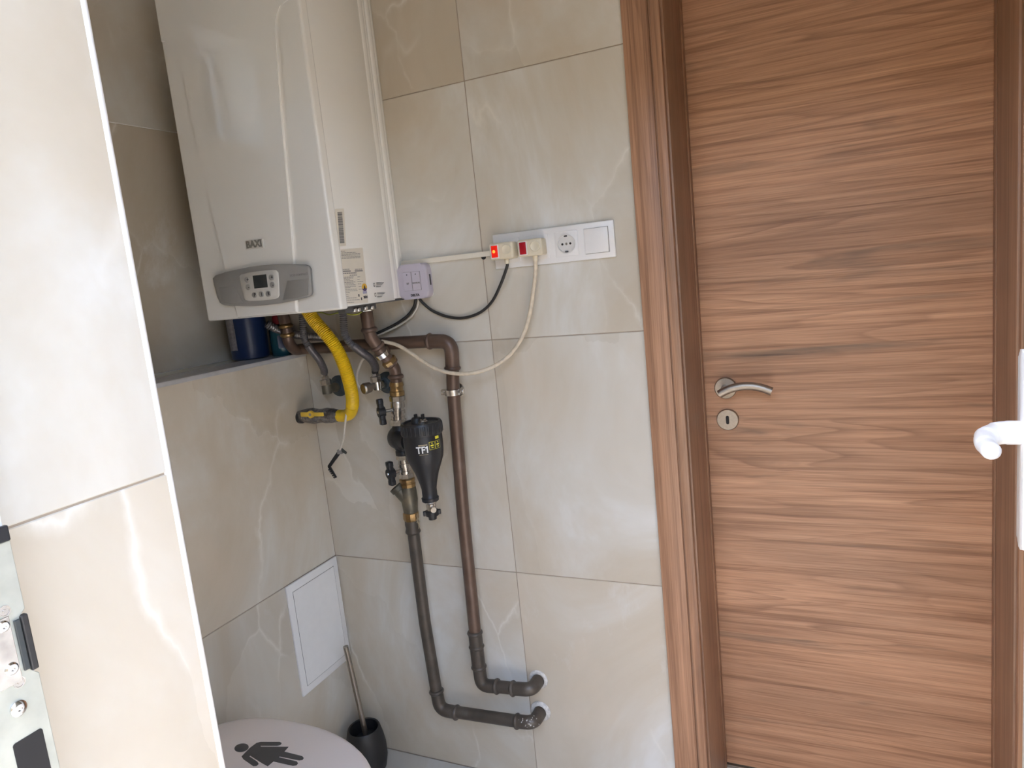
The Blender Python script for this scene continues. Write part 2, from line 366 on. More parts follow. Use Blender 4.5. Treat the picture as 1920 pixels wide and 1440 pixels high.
# ================================================================== THE SETTING
XL = -0.20      # upper left wall
XE = 1.80       # right wall
YE = -1.077     # inner face of entrance wall
HC = 2.50
TT = .008
single('ground', box(B(), (-12, -14, -.35), (14, 8, -.12)), 'paving', 'sunlit beige paving outside the entrance, unseen, added for bounce light', 'ground', kind='structure')  # ground out of view, added for its warm bounce into the room
single('sky_block_wall', box(B(), (-2.0, -5.6, -.12), (11, -5.3, 3.1)), 'ochre', 'unseen ochre wall added to block low sky and warm the light', 'wall', kind='structure')  # unseen wall, added to cut off low sky and tint the daylight
fl = single('floor', box(B(), (XL-.2, -1.40, -.12), (XE+.2, .45, -TT)), 'grout', 'pale beige tiled floor of the small washroom', 'floor', kind='structure')
def tile_box(name, a, b, parent, mat='tile'):
    return obj(name, box(B(), a, b, .0009, 1), mat, parent)
G = .001
for x0, x1 in ((0, .60), (.60, 1.2), (1.2, XE)):
    for y0, y1 in ((-.6, 0), (YE, -.6), (-1.40, YE)):
        if y1 <= YE+.001 and x1 < .7: continue
        tile_box('tile', (max(x0, .762 if y1 <= YE+.001 else x0)+G, y0+G, -TT), (x1-G, y1-G, 0), fl, 'floor_tile')
tile_box('tile', (1.0, .0+G, -TT), (1.68, .40, 0), fl, 'floor_tile')
ce = single('ceiling', box(B(), (XL-.3, -1.42, HC), (XE+.3, .5, HC+.2)), 'plaster', 'white plaster ceiling over the washroom', 'ceiling', kind='structure')

# back wall with the wooden door
wb = thing('wall_back', 'beige onyx-look tiled wall carrying boiler, pipes and sockets', 'wall', (0, 0, 0), kind='structure')
b = B(); box(b, (XL-.25, .0015, -.1), (1.02, .30, HC)); obj('wall_core', b, 'grout', wb)
b = B(); box(b, (1.655, .0015, -.1), (XE+.2, .30, HC)); obj('wall_core', b, 'grout', wb)
b = B(); box(b, (1.02, .0015, 2.10), (1.655, .30, HC)); obj('wall_core', b, 'grout', wb)
rows = ((0, .6), (.6, 1.2), (1.2, 1.8), (1.8, 2.4), (2.4, HC))
for z0, z1 in rows:
    lx = 0.0 if z1 < 1.25 else XL
    tile_box('tile', (lx+.0001, 0, z0+G), (.578-G, TT, z1-G), wb)
    tile_box('tile', (.578+G, 0, z0+G), (1.018, TT, z1-G), wb)
    tile_box('tile', (1.658, 0, z0+G), (XE, TT, z1-G), wb)

# lower left half wall with ledge, upper left wall set back, with its small window
wl = thing('wall_left', 'dim beige tiled wall left of the boiler above a half-height ledge', 'wall', (0, 0, 0), kind='structure')
obj('half_wall_core', box(B(), (XL, -1.15, -.1), (-.0015, .02, 1.185)), 'grout', wl)
for z0, z1 in ((0, .6), (.6, 1.188)):
    tile_box('tile', (-TT, -1.15, z0+G), (0, -.0001, z1-G), wl)
obj('ledge_cap', box(B(), (-.105, -1.077, 1.186), (.002, 0, 1.197), .0015), 'ledge', wl)
obj('ledge_tile', box(B(), (XL, -1.077, 1.185), (-.107, 0, 1.196), .001), 'tile', wl)
WY0, WY1, WZ0, WZ1 = -.757, -.542, 1.80, 2.10
for a, c in (((XL-.17, WY1, 1.1), (XL-.0015, .05, HC)), ((XL-.17, -1.42, 1.1), (XL-.0015, WY0, HC)), ((XL-.17, WY0, 1.1), (XL-.0015, WY1, WZ0)), ((XL-.17, WY0, WZ1), (XL-.0015, WY1, HC))):
    obj('wall_core', box(B(), a, c), 'plaster', wl)
tile_box('tile', (XL-TT, -1.077, 1.197), (XL, -.0001, 1.8-G), wl)
tile_box('tile', (XL-TT, WY1+G, 1.8+G), (XL, -.0001, 2.4-G), wl)
tile_box('tile', (XL-TT, -1.077, 1.8+G), (XL, WY0-G, 2.4-G), wl)
tile_box('tile', (XL-TT, WY0-G, WZ1), (XL, WY1+G, 2.4-G), wl)
tile_box('tile', (XL-TT, -1.077, 2.4+G), (XL, -G, HC), wl)
wn = thing('window_1', 'small high window in the left wall near the boiler', 'window', (XL-.15, (WY0+WY1)/2, WZ0), kind='structure')
fw_ = .018
for a, c in (((XL-.17, WY0, WZ0), (XL-.145, WY0+fw_, WZ1)), ((XL-.17, WY1-fw_, WZ0), (XL-.145, WY1, WZ1)), ((XL-.17, WY0+fw_, WZ0), (XL-.145, WY1-fw_, WZ0+fw_)), ((XL-.17, WY0+fw_, WZ1-fw_), (XL-.145, WY1-fw_, WZ1))):
    obj('window_frame', box(B(), a, c, .002), 'upvc', wn)
obj('pane', box(B(), (XL-.160, WY0+fw_, WZ0+fw_), (XL-.156, WY1-fw_, WZ1-fw_)), 'glass', wn)

wr = thing('wall_right', 'beige tiled wall to the right of the wooden door', 'wall', (XE, 0, 0), kind='structure')
obj('wall_core', box(B(), (XE+.002, -1.42, -.1), (XE+.2, .3, HC)), 'grout', wr)
for z0, z1 in rows: tile_box('tile', (XE-.006, -1.077, z0+G), (XE+.002, -G, z1-G), wr)

# entrance wall: thick, its tiled reveal faces the opening
PX = .762; OX = 1.66
wf = thing('wall_front', 'thick entrance wall with a bright polished tile reveal', 'wall', (PX, YE, 0), kind='structure')
obj('wall_core', box(B(), (XL-.25, -1.42, -.12), (PX-.006, YE-.008, HC)), 'render', wf)
obj('wall_core', box(B(), (OX+.006, -1.42, -.12), (XE+.3, YE-.008, HC)), 'render', wf)
obj('wall_core', box(B(), (PX-.006, -1.42, 2.12), (OX+.006, YE-.008, HC+.2)), 'render', wf)
for z0, z1 in ((0, .6), (.6, 1.2), (1.2, 1.8), (1.8, 2.12)):
    tile_box('tile', (PX-TT, -1.262, z0+.001), (PX, YE-.004, z1-.001), wf)
for z0, z1 in rows:
    tile_box('tile', (XL, YE-TT, z0+G), (PX-.006, YE, z1-G), wf)
obj('grout_bed', box(B(), (PX-TT-.004, -1.262, 0), (PX-.0012, YE-.004, 2.12)), 'grout', wf)
b = B(); tube(b, [(PX-.0045, YE-.0045, 0), (PX-.0045, YE-.0045, 2.12)], .0055, 14); obj('trim_strip', b, 'profile', wf, 60)

# ------------------------------------------------------------------ wooden interior door
YD = .21
d1 = thing('door_1', 'elm-look wooden door with horizontal grain in a matching frame', 'door', (1.34, YD, 0), kind='structure')
obj('door_leaf', box(B(), (1.0405, YD, .010), (1.6345, YD+.04, 2.07), .0015), 'wood_h', d1, None)
def fbox(name, a, c, mat='wood_v', bev=.0015): return obj(name, box(B(), a, c, bev, 2), mat, d1, 40)
fbox('jamb', (1.018, .0, 0), (1.040, .30, 2.09), 'wood_j'); fbox('jamb', (1.635, .0, 0), (1.657, .30, 2.09), 'wood_j')
fbox('head_jamb', (1.040, .0, 2.07), (1.635, .30, 2.09), 'wood_j')
fbox('door_stop', (1.040, YD-.028, 0), (1.0415, YD-.003, 2.07), 'wood_j', .0003); fbox('door_stop', (1.6335, YD-.028, 0), (1.635, YD-.003, 2.07), 'wood_j', .0003)
fbox('architrave', (.957, -.016, 0), (1.013, 0, 2.15), 'wood_v', .003); fbox('architrave_bead', (1.0165, -.018, 0), (1.036, 0, 2.09), 'wood_v', .002)
fbox('architrave_bed', (1.005, -.011, 0), (1.025, .0, 2.09), 'wood_j', .0005)
fbox('architrave', (1.662, -.016, 0), (1.718, 0, 2.15), 'wood_v', .003); fbox('architrave_bead', (1.639, -.018, 0), (1.6585, 0, 2.09), 'wood_v', .002)
fbox('architrave', (1.013, -.016, 2.095), (1.662, 0, 2.15), 'wood_v', .003)
obj('threshold', box(B(), (1.04, YD-.004, 0), (1.635, YD+.05, .006), .001), 'steel', d1)
hp = W(1361, 727, 'y', YD)
b = B(); lathe(b, hp, (0, -1, 0), [(0, .0262), (.006, .0262), (.0085, .0245), (.0085, .0)], 40)
ro = obj('handle_rosette', b, 'steel', d1, 40, label='round brushed steel rosette')
p0 = hp+Vector((0, -.008, 0)); p1 = W(1351, 738, 'y', YD-.048)+Vector((.004, 0, .004))
lv = [hp+Vector((0, -.006, 0)), hp+Vector((0, -.022, 0)), hp+Vector((.0, -.04, -.0005)), W(1366, 730, 'y', YD-.05), W(1388, 724.5, 'y', YD-.05), W(1410, 724, 'y', YD-.05), W(1430, 728, 'y', YD-.05), W(1447, 734, 'y', YD-.05)]
b = B(); tube(b, crom([W(1349, 739, 'y', YD-.05), W(1358, 734, 'y', YD-.05), W(1372, 728.3, 'y', YD-.05), W(1390, 724.5, 'y', YD-.05), W(1410, 724.2, 'y', YD-.05), W(1430, 728, 'y', YD-.05), W(1447, 734, 'y', YD-.05)], 6), .0098, 18)
tube(b, [hp+Vector((0, -.005, 0)), W(1357, 734, 'y', YD-.05)], .0095, 18)
obj('lever', b, 'steel', d1, 50, label='curved brushed steel lever handle')
kp = W(1365, 786, 'y', YD)
b = B(); lathe(b, kp, (0, -1, 0), [(0, .0262), (.006, .0262), (.0085, .0245), (.0085, .0)], 40)
kr = obj('key_rosette', b, 'steel', d1, 40, label='round steel keyhole rosette')
b = B(); prism(b, [(kp.x+u, YD-.0082, kp.z+v) for u, v in rrect(.0075, .021, .0036)], (0, -.0006, 0)); obj('keyhole', b, 'hole', kr)

# ------------------------------------------------------------------ white entrance door, opened inwards on the right
d2 = thing('door_2', 'white plastic entrance door standing open at the right edge', 'door', (1.59, -1.29, 0), kind='structure')
LX0, LX1, LY0, LY1 = 1.545, 1.615, -1.30, -.540
def lbox(name, a, c, bev=.004, mat='upvc'): return obj(name, box(B(), a, c, bev, 2), mat, d2, 40)
lbox('stile', (LX0, LY1-.09, .03), (LX1, LY1, 2.06)); lbox('stile', (LX0, LY0, .03), (LX1, LY0+.09, 2.06))
lbox('rail', (LX0, LY0+.09, .03), (LX1, LY1-.09, .15)); lbox('rail', (LX0, LY0+.09, 1.95), (LX1, LY1-.09, 2.06)); lbox('rail', (LX0, LY0+.09, .82), (LX1, LY1-.09, .94))
lbox('infill_panel', (LX0+.02, LY0+.09, .15), (LX1-.02, LY1-.09, .82), .001)
lbox('pane', (LX0+.03, LY0+.09, .94), (LX1-.03, LY1-.09, 1.95), .0005, 'glass')
lbox('frame_post', (PX, -1.335, 0), (.802, -1.252, 2.12), .003); lbox('frame_post', (1.62, -1.40, 0), (OX+.006, -1.31, 2.12), .003)
lbox('frame_head', (.802, -1.335, 2.075), (1.62, -1.252, 2.12), .003)
# inside lever handle with long backplate
hy = -.572
hd = obj('backplate', prism(B(), [(LX0, hy+u, 1.092+v) for u, v in rrect(.030, .238, .010)], (-.011, 0, 0), .003), 'upvc', d2, 40)
hz = 1.114
b = B(); pth = crom([(LX0-.008, hy, hz), (LX0-.026, hy, hz), (LX0-.037, hy-.006, hz), W(1847, 822, 'y', -.600), W(1850, 836, 'y', -.625), W(1863, 850, 'y', -.650)], 7)
tube(b, pth, [.0140]*7+[.0135]*7+[.0122]*7+[.0108]*7+[.0098]*6+[.0085, .0045], 20)
obj('lever', b, 'upvc', d2, 60, label='white curved lever handle')
# strike plate on the frame post
SX = .802
def S(px, py, off=0): return W(px, py, 'x', SX+off)
def yz(pts, x0, d, bev=0): return prism(B(), [(x0, y, z) for y, z in pts], (d, 0, 0), bev)
sp = obj('strike_plate', yz([(-1.2905, 1.2025), (-1.2515, 1.2025), (-1.2515, 1.150), (-1.2575, 1.146), (-1.2575, 1.104), (-1.2515, 1.099), (-1.2515, .90), (-1.2905, .90)], SX, .0025, .0006), 'zinc', d2, label='pale zinc strike plate with cut-outs')
obj('end_cap', box(B(), (SX, -1.2905, 1.2025), (SX+.004, -1.2515, 1.214), .001), 'black_pl', sp)
obj('roller_bracket', box(B(), (SX, -1.2568, 1.1035), (SX+.005, -1.2518, 1.1465), .001), 'black_mt', sp)
obj('roller_bracket', box(B(), (SX+.0025, -1.2615, 1.106), (SX+.0045, -1.2573, 1.1450), .0006), 'lcd', sp)
obj('keep_insert', box(B(), (SX+.0024, -1.282, 1.1), (SX+.0032, -1.2635, 1.15), .0003), 'nickel', sp)
obj('latch_hole', yz([(-1.2685+u, 1.0205+v) for u, v in rrect(.021, .076, .002)], SX+.0024, .0006), 'hole', sp)
for px, py, r in ((5, 1175, .0042), (21, 1254, .0046), (34, 1328, .0058)):
    c = S(px, py, .0025); b = B(); lathe(b, c, (1, 0, 0), [(0, r), (.0012, r), (.0022, r*.75), (.0022, r*.35), (.001, r*.3), (.001, 0)], 20); obj('screw', b, 'chrome', sp, 40)
for px, py in ((8, 1146), (36, 1279)):
    c = S(px, py, .0024); b = B(); lathe(b, c, (1, 0, 0), [(0, .0042), (.0006, .0042), (.0006, .0034), (.0002, .0032), (.0002, .0014), (.0007, .0012), (.0007, 0)], 20); obj('screw', b, 'nickel', sp, 40)

#OBJECTS#
# ================================================================== THE BOILER
BX0, BX1, BY, BZ0, BZ1 = -.045, .360, -.280, 1.315, 2.05
bo = thing('boiler', 'white wall-hung gas boiler with grey control panel', 'boiler', ((BX0+BX1)/2, -.14, BZ0))
b = B(); box(b, (BX0+.003, BY+.024, BZ0+.003), (BX1-.003, -.060, BZ1), .002); obj('casing', b, 'enamel', bo, 40)
# stepped rear edge: upright folds beside the wall
for y0, y1, o in ((-.064, -.046, .002), (-.046, -.030, -.003), (-.030, -.016, .001), (-.016, -.001, -.003)):
    obj('rear_fold', box(B(), (BX0+.004-o, y0, BZ0+.006), (BX1-.004+o, y1, BZ1), .0025), 'enamel', bo, 40)
b = B(); box(b, (BX0, BY+.003, BZ0-.002), (BX1, BY+.030, BZ1), .006, 3)
fc = obj('front_cover', b, 'enamel', bo, 12)
# raised central field, flaring outwards at the top
L_ = [W(442, 576, 'y', -.281), W(418, 482, 'y', -.281), W(393, 374, 'y', -.281), W(358, 216, 'y', -.281), W(337, 100, 'y', -.281)]
R_ = [W(512, 60, 'y', -.281), W(528, 216, 'y', -.281), W(540, 351, 'y', -.281), W(551, 490, 'y', -.281), W(557, 584, 'y', -.281)]
zc = 1.925
left = [(BX0+.006, zc+.028), (BX0+.030, zc+.024), (BX0+.048, zc+.010), (.016, zc-.02)]
right = [(.288, zc-.02), (.296, zc+.008), (.312, zc+.026), (BX1-.006, zc+.030)]
pts = [(p.x, p.z) for p in L_]; pts[0] = (pts[0][0], BZ0+.001)
rp_ = [(p.x, p.z) for p in R_]; rp_[-1] = (rp_[-1][0], BZ0+.001)
poly = pts[:-1]+left[::-1]+[(BX0+.006, BZ1-.004), (BX1-.006, BZ1-.004)]+right[::-1]+rp_[1:]
b = prism(B(), [(x, BY+.004, z) for x, z in poly], (0, -.0075, 0), .005, 3); obj('raised_field', b, 'enamel', fc, None)
YF = BY-.0035
# control panel
def PY(pts, y): return [W(390+a/9., 430+c/9., 'y', y) for a, c in pts]
out = [(118, 825), (160, 775), (330, 722), (550, 672), (730, 636), (900, 612), (1100, 597), (1300, 591), (1500, 592), (1650, 598), (1715, 620), (1742, 670), (1758, 900), (1770, 1060), (1755, 1110), (1700, 1135), (1500, 1190), (1250, 1240), (1000, 1272), (800, 1287), (600, 1291), (420, 1285), (280, 1268), (235, 1235), (205, 1140), (150, 930)]
rimpoly = PY(out, YF)
cen = sum(rimpoly, Vector())/len(rimpoly)
obj_rim = prism(B(), [cen+(p-cen)*1.012 for p in rimpoly], (0, -.0025, 0))
cp = obj('control_panel', obj_rim, 'ink_grey', bo, label='dark rimmed grey control panel')
obj('fascia', prism(B(), [p+Vector((0, -.002, 0)) for p in rimpoly], (0, -.0065, 0), .0035, 3), 'panel_grey', cp, 50)
YP = YF-.0085
for q in ([(185, 985), (450, 958), (590, 1235), (420, 1262), (285, 1248), (235, 1215)], [(1700, 838), (1345, 868), (1268, 1195), (1500, 1160), (1695, 1108)]):
    obj('flap', prism(B(), PY(q, YP+.0008), (0, -.0018, 0), .0009), 'panel_grey2', cp, 40)
kp_ = [(545, 790), (570, 760), (680, 733), (900, 700), (1100, 683), (1160, 688), (1195, 730), (1206, 900), (1212, 1110), (1195, 1150), (1140, 1175), (900, 1203), (700, 1212), (645, 1195), (618, 1150), (575, 950)]
kb = obj('keypad', prism(B(), PY(kp_, YP+.001), (0, -.0035, 0), .002, 2), 'keypad', cp, 50)
YK = YP-.0026
obj('display', prism(B(), PY([(757, 782), (985, 758), (1013, 978), (787, 1000)], YK+.0005), (0, -.0012, 0), .0003), 'lcd', cp)
for a, c in ((668, 852), (686, 977), (1078, 812), (1095, 937), (792, 1108), (906, 1098), (1026, 1090)):
    p = PY([(a, c)], YK+.0005)[0]
    u = obj('button', prism(B(), [(p.x+s, p.y, p.z+t) for s, t in rrect(.0135, .0125, .0055)], (0, -.0028, 0), .0009), 'button', cp, 50)
t = text_bm('ECO COMPACT', .0072, W(390+1535/9., 430+768/9., 'y', YP-.0003), (1, 0, 0), (0, 0, 1)); obj('lettering', t, 'ink_grey', cp)
for (a, c), s in (((668, 852), '+'), ((686, 977), '-'), ((1078, 812), '+'), ((1095, 937), '-'), ((792, 1108), 'P'), ((906, 1098), 'i'), ((1026, 1090), 'R')):
    p = PY([(a, c)], YK-.0026)[0]; obj('button_mark', text_bm(s, .0105, p, (1, 0, 0), (0, 0, 1), bold=.0004), 'ink', cp)
bp_ = PY([(640, 190), (930, 157), (948, 310), (650, 343)], YF)
bd = obj('badge', prism(B(), bp_, (0, -.0022, 0), .0006), 'keypad', bo, label='raised letter badge')
bc = sum(bp_, Vector())/4
obj('lettering', text_bm('BAXI', .0215, bc+Vector((-.0005, -.0026, -.0002)), (1, 0, 0), (0, 0, 1), .0012, bold=.0009), 'chrome_text', bd)
# stickers and print on the right side
XS = BX1-.0028
def SP(px, py, off=0): return W(px, py, 'x', XS+off)
def side_rect(pxs, off=0, d=.0004): return prism(B(), [SP(a, c, off) for a, c in pxs], (d, 0, 0))
def Q(a, c): return (625+a/11.077, 460+c/11.077)
s1 = obj('sticker', side_rect([Q(150, 85), Q(605, 50), Q(720, 1195), Q(250, 1225)]), 'sticker', bo, label='cream data sticker with small print')
s2 = obj('sticker', side_rect([(628, 392), (644.5, 391), (648.8, 461), (633, 462)]), 'sticker', bo, label='barcode sticker')
def bars(pq):
    b = B()
    for (a, c, e, h) in pq:      # start, end, half thickness px
        p, q = SP(*a, .0004), SP(*c, .0004); up = Vector((0, 0, e))
        prism(b, [p-up, q-up, q+up, p+up], (.0003, 0, 0))
    return b
lines = []
random.seed(3)
y = 398.0
while y < 454:
    h = random.choice((.7, 1.0, 1.6, 2.2)); f = (y-398)/56
    lines.append(((632.6+4.6*f, y+h/2), (641.2+4.4*f, y+h/2-.5), h*.00066, 0)); y += h+random.choice((.5, .6, .8))
obj('barcode', bars(lines), 'ink_grey', s2, kind='stuff')
lines = []
def row(a, c, e, th=.0011): # crop coords a->c at y, slight upward drift to the right
    x = a
    while x < c:
        w = min(random.uniform(22, 60), c-x); p = Q(x, e-(x-a)*.045); q = Q(x+w, e-(x+w-a)*.045); lines.append((p, q, th*.5, 0)); x += w+8
for a, c, e in ((155, 245, 125), (160, 470, 158), (165, 560, 188), (165, 555, 216), (168, 560, 244), (170, 560, 272), (205, 420, 662), (210, 410, 688), (215, 340, 716), (215, 410, 742), (212, 455, 772), (220, 430, 803), (225, 465, 828), (232, 465, 860), (236, 355, 886), (240, 490, 920), (245, 500, 952), (250, 340, 985), (262, 310, 1028), (262, 325, 1062), (265, 490, 1098), (262, 550, 1140), (275, 430, 1190), (500, 555, 655), (500, 545, 712), (500, 615, 757), (510, 570, 803), (525, 580, 858), (525, 590, 912)): row(a, c, e)
row(340, 485, 622, .0018); row(190, 485, 584, .0022); row(195, 335, 502, .0014); row(450, 600, 500, .0014)
lines += [(Q(188, 540), Q(360, 534), .0013, 0), (Q(445, 534), Q(608, 526), .0013, 0)]
obj('small_print', bars(lines), 'ink_grey', s1, kind='stuff')
for a, c in ((530, 1040), (585, 1110)): 
    p = SP(*Q(a, c), .0004); obj('symbol', prism(B(), [(p.x, p.y+u, p.z+v) for u, v in rrect(.0035, .0062, .001)], (.0003, 0, 0)), 'ink', s1)
em = SP(*Q(645, 870), .0005)
def disc(c, ry, rz, a0, a1, n=20): return [(c.x, c.y+ry*math.cos(math.radians(a0+(a1-a0)*k/n)), c.z+rz*math.sin(math.radians(a0+(a1-a0)*k/n))) for k in range(n+1)]
obj('emblem', prism(B(), disc(em, .0098, .0085, -20, 200), (.0004, 0, 0)), 'orange', s1, label='orange sun emblem')
obj('emblem', prism(B(), disc(em, .0098, .0088, 200, 340), (.0004, 0, 0)), 'violet', s1)
obj('emblem', prism(B(), [(em.x+.0004, em.y+u, em.z+v) for u, v in ((-.0035, -.004), (.0035, -.004), (.0022, .0005), (.0008, .004), (-.0008, .004), (-.0022, .0005))], (.0003, 0, 0)), 'ink', s1)
p = SP(*Q(655, 975), .0005); obj('emblem', prism(B(), [(p.x, p.y+u, p.z+v) for u, v in rrect(.015, .006, .001)], (.0003, 0, 0)), 'lilac', s1)
obj('lettering', text_bm('2024', .0075, SP(*Q(668, 1075), .0005), (0, 1, 0), (0, 0, 1), bold=.0004), 'ink', s1)
for a, c in ((848, 820), (872, 1028)):
    p = SP(*Q(a, c)); sb = obj('symbol', prism(B(), [(p.x, p.y+u, p.z+v) for u, v in rrect(.0062, .0095, .0025)], (.0003, 0, 0)), 'ink_grey', bo)
    obj('symbol_centre', prism(B(), [(p.x+.0003, p.y+u, p.z+v) for u, v in rrect(.0028, .0045, .0012)], (.0002, 0, 0)), 'keypad', sb)
    lines = []
    for e, w in ((-45, 160), (-22, 145), (2, 120), (28, 100), (45, 90)):
        lines.append((Q(a+42, c+e), Q(a+42+w, c+e-4), .0005, 0))
    obj('small_print', bars(lines), 'ink_grey', sb, kind='stuff')
# underside
obj('underside', box(B(), (BX0+.01, BY+.035, BZ0+.0005), (BX1-.01, -.01, BZ0+.005)), 'enamel_d', bo)
obj('pipe_bracket', box(B(), (.318, W(648, 583, 'x', .34).y, BZ0-.012), (.340, W(706, 574, 'x', .34).y, BZ0+.001), .002), 'enamel_d', bo)
for px, py in ((664, 582), (671, 581), (684, 578), (696, 577)):
    p = W(px, py, 'x', .340); b = B(); lathe(b, p, (1, 0, 0), [(0, .006), (.004, .006), (.006, .004), (.006, 0)], 12); obj('screw', b, 'nickel', bo, 40)

# ================================================================== COPPER PIPES
RP = .0160
def joint(b, p, d, r=RP, L_=.006): # a rolled bead round a fitting end
    d = Vector(d).normalized(); lathe(b, Vector(p)-d*L_, d, [(0, r*1.02), (L_*.5, r*1.22), (L_, r*1.30), (L_*1.5, r*1.22), (L_*2, r*1.02)], 22)
def sleeve(b, P, r=RP*1.12): tube(b, P, r, 20)
def YW(px, py, y): return W(px, py, 'y', y)
# return pipe: runs along the wall and down on the right
YB = -.045
pr = thing('copper_pipe', 'brown copper pipe dropping right of the black filter, from elbow below sockets', 'pipe', tuple(YW(1000, 1285, 0)))
c0 = YW(531, 592, -.105); c0.z = BZ0-.002
P0 = [c0, YW(536, 612, -.105), YW(541, 640, -.098), YW(553, 655, -.068), YW(572, 654, YB), YW(620, 651.5, YB)]
b = B(); tube(b, crom(P0, 6), RP*.92, 18); obj('bend', b, 'copper', pr, 60)
b = B(); joint(b, P0[1], P0[1]-P0[0], RP*.95); joint(b, YW(539, 628, -.1015), (0, 0, 1), RP*.95); obj('brass_joint', b, 'brass', pr, 60)
eA, eB, eC = YW(846, 640, YB), YW(903, 1284, YB), YW(1004, 1291, YB)
top = [YW(612, 651.8, YB), YW(700, 645.5, YB), eA, YW(850, 735, YB), YW(868, 960, YB), eB, YW(960, 1289, YB), YW(988, 1290, YB)]
b = B(); tube(b, [top[0], top[1], YW(812, 639.5, YB)], RP, 20); obj('straight_pipe', b, 'copper', pr, 60)
el = fillet([YW(806, 640, YB), eA, YW(848.5, 690, YB)], .040, 10); b = B(); tube(b, el, RP*1.1, 20); joint(b, el[0], el[0]-el[1]); joint(b, el[-1], el[-1]-el[-2]); obj('elbow', b, 'copper', pr, 60)
b = B(); tube(b, [YW(848, 686, YB), YW(850, 735, YB), YW(868, 960, YB), YW(893, 1206, YB)], RP, 20); obj('straight_pipe', b, 'copper', pr, 60)
v0, v1 = YW(890.5, 1186, YB), YW(898, 1252, YB)
b = B(); sleeve(b, [v0, v1]); joint(b, v0, v1-v0); joint(b, YW(893.5, 1212, YB), v1-v0); obj('coupling', b, 'copper_g', pr, 60)
el = fillet([YW(898, 1250, YB), YW(903, 1284, YB)+Vector((0, 0, -.002)), YW(932, 1287, YB)], .036, 10); b = B(); tube(b, el, RP*1.08, 20); joint(b, el[0], el[0]-el[1]); joint(b, el[-1], el[-1]-el[-2]); obj('elbow', b, 'copper_g', pr, 60)
b = B(); tube(b, [YW(930, 1287, YB), YW(966, 1291, YB)], RP, 20); obj('straight_pipe', b, 'copper_g', pr, 60)
h1 = YW(1003, 1282, 0); e0 = YW(962, 1291, YB)
el = fillet([e0, Vector((h1.x+.012, YB, e0.z+.006)), Vector((h1.x+.012, -.001, e0.z+.006))], .030, 10); b = B(); tube(b, el, RP*1.08, 20); joint(b, el[0], el[0]-el[1]); obj('elbow', b, 'copper_g', pr, 60)
b = B(); lathe(b, (h1.x+.012, -.001, e0.z+.008), (0, -1, 0), [(0, .026), (.003, .024), (.004, .018), (.002, .016)], 24); obj('mortar_ring', b, 'mortar', pr, 60)
ck = YW(849, 735, YB)
pc = thing('pipe_clamp', 'shiny zinc pipe clamp holding the right-hand copper pipe', 'clamp', (ck.x, 0, ck.z))
b = B(); lathe(b, ck+Vector((0, 0, -.007)), (0, 0, 1), [(0, RP+.0005), (0, RP+.004), (.014, RP+.004), (.014, RP+.0005)], 28); obj('band', b, 'nickel', pc, 40)
for s in (-1, 1): obj('lug', box(B(), (ck.x+s*(RP+.002), ck.y-.003, ck.z-.007), (ck.x+s*(RP+.016), ck.y+.003, ck.z+.007), .001), 'nickel', pc)
for s in (-1, 1):
    b = B(); lathe(b, (ck.x+s*(RP+.010), ck.y-.003, ck.z), (0, -1, 0), [(0, .0045), (.003, .0042), (.003, .0015), (.0015, 0)], 14); obj('screw', b, 'nickel', pc, 40)
rx = YW(860, 730, 0)
b = B(); tube(b, [ck+Vector((0, RP, 0)), (ck.x+.001, 0, ck.z)], .004, 10); lathe(b, (rx.x, 0, rx.z), (0, -1, 0), [(0, .017), (.003, .017), (.006, .009), (.006, 0)], 24); obj('wall_rosette', b, 'nickel', pc, 40)

# flow pipe through the valves, strainer and filter
YA = -.05
pl = thing('copper_pipe', 'brown copper pipe feeding the black filter, ending lowest on the wall', 'pipe', tuple(YW(1005, 1345, 0)))
a0 = YW(685, 574, -.105); a0.z = BZ0-.004
A = [a0, YW(690, 606, -.105), YW(694, 628, -.103), YW(703, 643, -.095), YW(716, 661, -.08), YW(733, 681, -.06), YW(740, 692, -.053), YW(742, 706, YA), YW(743.5, 722, YA)]
b = B(); tube(b, crom(A[:5], 6), RP*.98, 20); joint(b, A[1]+(A[2]-A[1])*.55, A[2]-A[1]); joint(b, A[3].lerp(A[4], .35), A[4]-A[3], RP*.95); obj('bend', b, 'copper', pl, 60)
b = B(); lathe(b, a0, (0, 0, -1), [(0, .019), (.012, .019), (.014, .016)], 6); obj('union_nut', b, 'nickel', pl)
b = B(); tube(b, crom(A[3:], 6), RP*.92, 20); joint(b, A[5], A[5]-A[4], RP*.95); joint(b, A[7], (0, 0, 1), RP); obj('bend', b, 'copper', pl, 60)
d_ = (A[5]-A[4]).normalized()
b = B(); lathe(b, A[4]-d_*.004, d_, [(0, RP+.0005), (0, RP+.0045), (.012, RP+.0045), (.012, RP+.0005)], 26); obj('clamp_band', b, 'chrome', pl, 40)
b = B(); lathe(b, A[4].lerp(A[5], .62), d_, [(0, RP), (.003, RP*1.25), (.012, RP*1.25), (.015, RP)], 8); obj('union_nut', b, 'brass', pl)
def col(px0, py0, px1, py1, prof, mat, name, seg=24, par=None, sm=50):
    p, q = YW(px0, py0, YA), YW(px1, py1, YA); Lg = (q-p).length; b = B(); lathe(b, p, q-p, [(h*Lg, r) for h, r in prof], seg); return obj(name, b, mat, par or pl, sm)
col(743, 716, 745, 742, [(0, .0165), (.2, .0185), (.28, .0185), (.34, .0165), (.62, .0165), (.66, .019), (.95, .019), (1, .016)], 'brass', 'brass_coupling')
v1_ = thing('ball_valve', 'nickel ball valve with black butterfly handle above the filter', 'valve', tuple(YW(747, 770, YA)))
col(744.5, 741, 745.5, 752, [(0, .0165), (0.1, .0205), (.9, .0205), (1, .017)], 'nickel', 'hex_nut', 8, v1_, 20)
